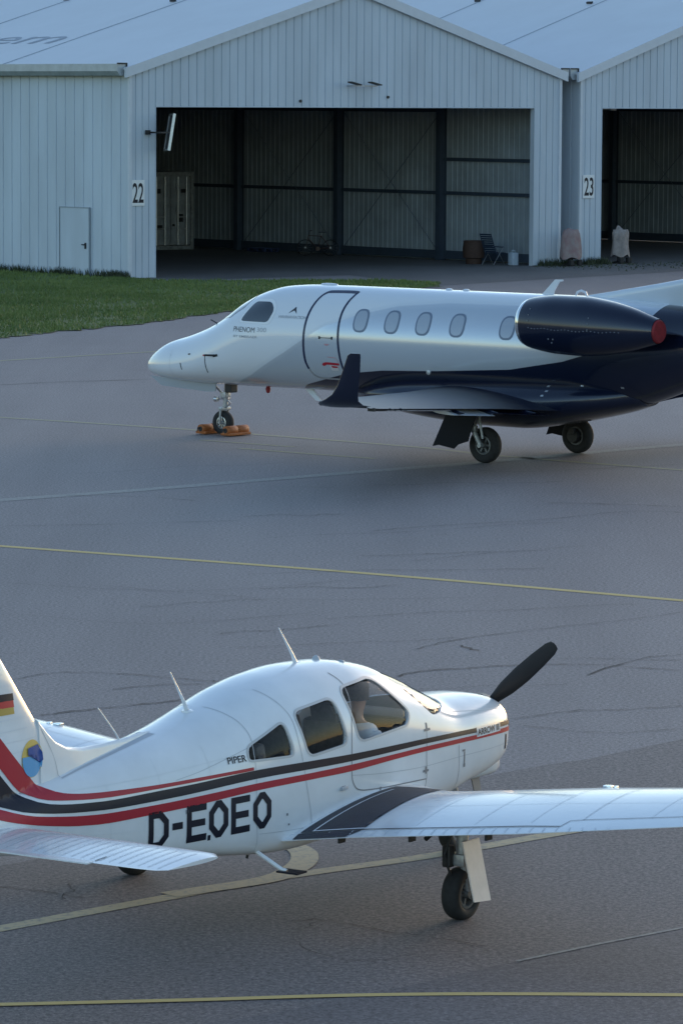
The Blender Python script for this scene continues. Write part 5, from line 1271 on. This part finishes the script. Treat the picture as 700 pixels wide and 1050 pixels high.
for s_ in (-1, 1):
    for a in (6.035, 6.775, 7.51, 8.30, 9.44):
        q = [(a + .175 * math.copysign(abs(math.cos(t_)) ** .72, math.cos(t_)), 2.405 + .215 * math.copysign(abs(math.sin(t_)) ** .72, math.sin(t_))) for t_ in np.linspace(0, 2 * math.pi, 32, endpoint=False)]
        q2 = [(a + (x - a) * .80, 2.405 + (z - 2.405) * .84) for x, z in q]
        sdecal('cabin_window', [q], JETRIM, .004, BV_J, PH, (s_,), .05); wd_ = bpy.data.objects[[o.name for o in bpy.data.objects if o.name.startswith('cabin_window')][-1]]
        sdecal('pane', [q2], JETGLASS, .007, BV_J, PH, (s_,), .05)
    ck = round_poly([(3.03, 2.285), (3.27, 2.655), (3.72, 2.665), (3.87, 2.52), (3.78, 2.285)], .09)
    c = Vector((3.5, 2.45)); ckr = [tuple(c + (Vector(p) - c) * 1.0 + (Vector(p) - c).normalized() * .06) for p in ck]
    sdecal('cockpit_window_frame', [ckr], mat('frame_white', (.80, .81, .82), .3), .004, BV_J, PH, (s_,), .05)
    sdecal('cockpit_window', [ck], COCKGLASS, .007, BV_J, PH, (s_,), .05)
    ws = round_poly([(2.22, s_ * .05), (2.88, s_ * .05), (3.10, s_ * .40), (2.98, s_ * .60), (2.62, s_ * .62), (2.34, s_ * .44)], .05)
    decal('windscreen', poly_bm([ws]), BV_J, COCKGLASS, PH, 'top', 1, .006, .05)
GT = mat('jet_lettering', (.05, .055, .07), .4); GT2 = mat('jet_lettering_pale', (.36, .38, .42), .4)
decal('lettering', text_bm('PHENOM', .10, 2.89, 2.08, mirror_dir=1, width=.58, bold=0), BV_J, GT, PH, 'side', -1, .004)
decal('lettering', text_bm('300', .085, 3.53, 2.10, mirror_dir=1, width=.24), BV_J, GT2, PH, 'side', -1, .004)
decal('lettering', text_bm('BY EMBRAER', .045, 2.91, 1.975, mirror_dir=1, width=.64, bold=.01), BV_J, GT2, PH, 'side', -1, .004)
decal('lettering', text_bm('HAHNAVIATION', .055, 4.03, 2.38, mirror_dir=1, width=.68, bold=.015), BV_J, GT2, PH, 'side', -1, .004)
sdecal('logo', [[(4.24, 2.47), (4.385, 2.60), (4.45, 2.47), (4.37, 2.53)]], GT, .004, BV_J, PH, (-1,))
for pol, m in (([(2.07, 1.60), (2.26, 1.60), (2.26, 1.575), (2.07, 1.57)], RED), ([(2.12, 1.57), (2.14, 1.57), (2.13, 1.25), (2.11, 1.25)], DARKMET), ([(2.35, 1.60), (2.47, 1.63), (2.49, 1.585), (2.36, 1.56)], DARKMET), ([(1.60, 1.59), (1.67, 1.60), (1.67, 1.575), (1.60, 1.565)], DARKMET), ([(1.36, 1.40), (1.385, 1.40), (1.42, 1.27), (1.40, 1.27)], DARKMET)):
    sdecal('nose_marking', [pol], m, .004, BV_J, PH, (-1,))
seam([(1.0, 1.62), (1.02, 1.3), (1.1, 1.1)], .008, LINE2, bv=BV_J, par=PH)
mb = MB(); mb.tube([(2.42, -.78, 1.60), (2.36, -.86, 1.60), (2.22, -.90, 1.60)], .018, 8); mb.build('pitot_probe', DARKMET, PH, True)
mb = MB(); mb.tube([(2.02, -.30, 2.18), (1.86, -.30, 2.24)], .012, 6); mb.build('pitot_probe', DARKMET, PH, True)
for a, z in ((11.0, 1.42), (11.8, 1.42), (10.35, 1.30), (10.32, 1.38), (10.30, 1.22)):
    sdecal('access_mark', [[(a, z), (a + .06, z), (a + .06, z + .03), (a, z + .03)]], STEEL, .005, BV_JF, PH, (-1,))
mb = MB(); mb.lathe([(0, .05), (.02, .045), (.03, .001)], (7.72, -.93, 1.53), (0, -1, 0), 16); mb.build('wing_inspection_light', STEEL, PH, True)

# ------------------------------------------------------------------ one mesh per separate piece
def split_loose(o):
    me = o.data; n = len(me.vertices); par = list(range(n))
    def find(i):
        while par[i] != i: par[i] = par[par[i]]; i = par[i]
        return i
    for e in me.edges:
        a, b = find(e.vertices[0]), find(e.vertices[1])
        if a != b: par[a] = b
    comp = {}
    for p_ in me.polygons: comp.setdefault(find(p_.vertices[0]), []).append(p_)
    if len(comp) < 2: return
    ch = kids(o); base = o.name.split('.')[0]; first = True
    for fs in comp.values():
        idx = sorted({v for p_ in fs for v in p_.vertices}); mp = {v: i for i, v in enumerate(idx)}
        m2 = bpy.data.meshes.new(base); m2.from_pydata([me.vertices[v].co[:] for v in idx], [], [[mp[v] for v in p_.vertices] for p_ in fs])
        for q in me.materials: m2.materials.append(q)
        for a, b in zip(m2.polygons, fs): a.material_index = b.material_index; a.use_smooth = b.use_smooth
        if first: o.data = m2; first = False
        else:
            c = bpy.data.objects.new(base, m2); C.objects.link(c); c.parent = o.parent
for o in [o for o in bpy.data.objects if o.type == 'MESH' and o.name.split('.')[0] in
          ('gutter', 'corner_trim', 'flap_hinge', 'roof_vent', 'bird_hole', 'girt', 'roof_seam', 'gutter_joint', 'roof_fitting', 'fuel_drain', 'verge_trim', 'lock_rod', 'marking_plate', 'access_mark', 'taxi_light', 'crank')]: split_loose(o)
for o in [o for o in kids(PP) if o.name.startswith('cabin_window')]: split_loose(o)
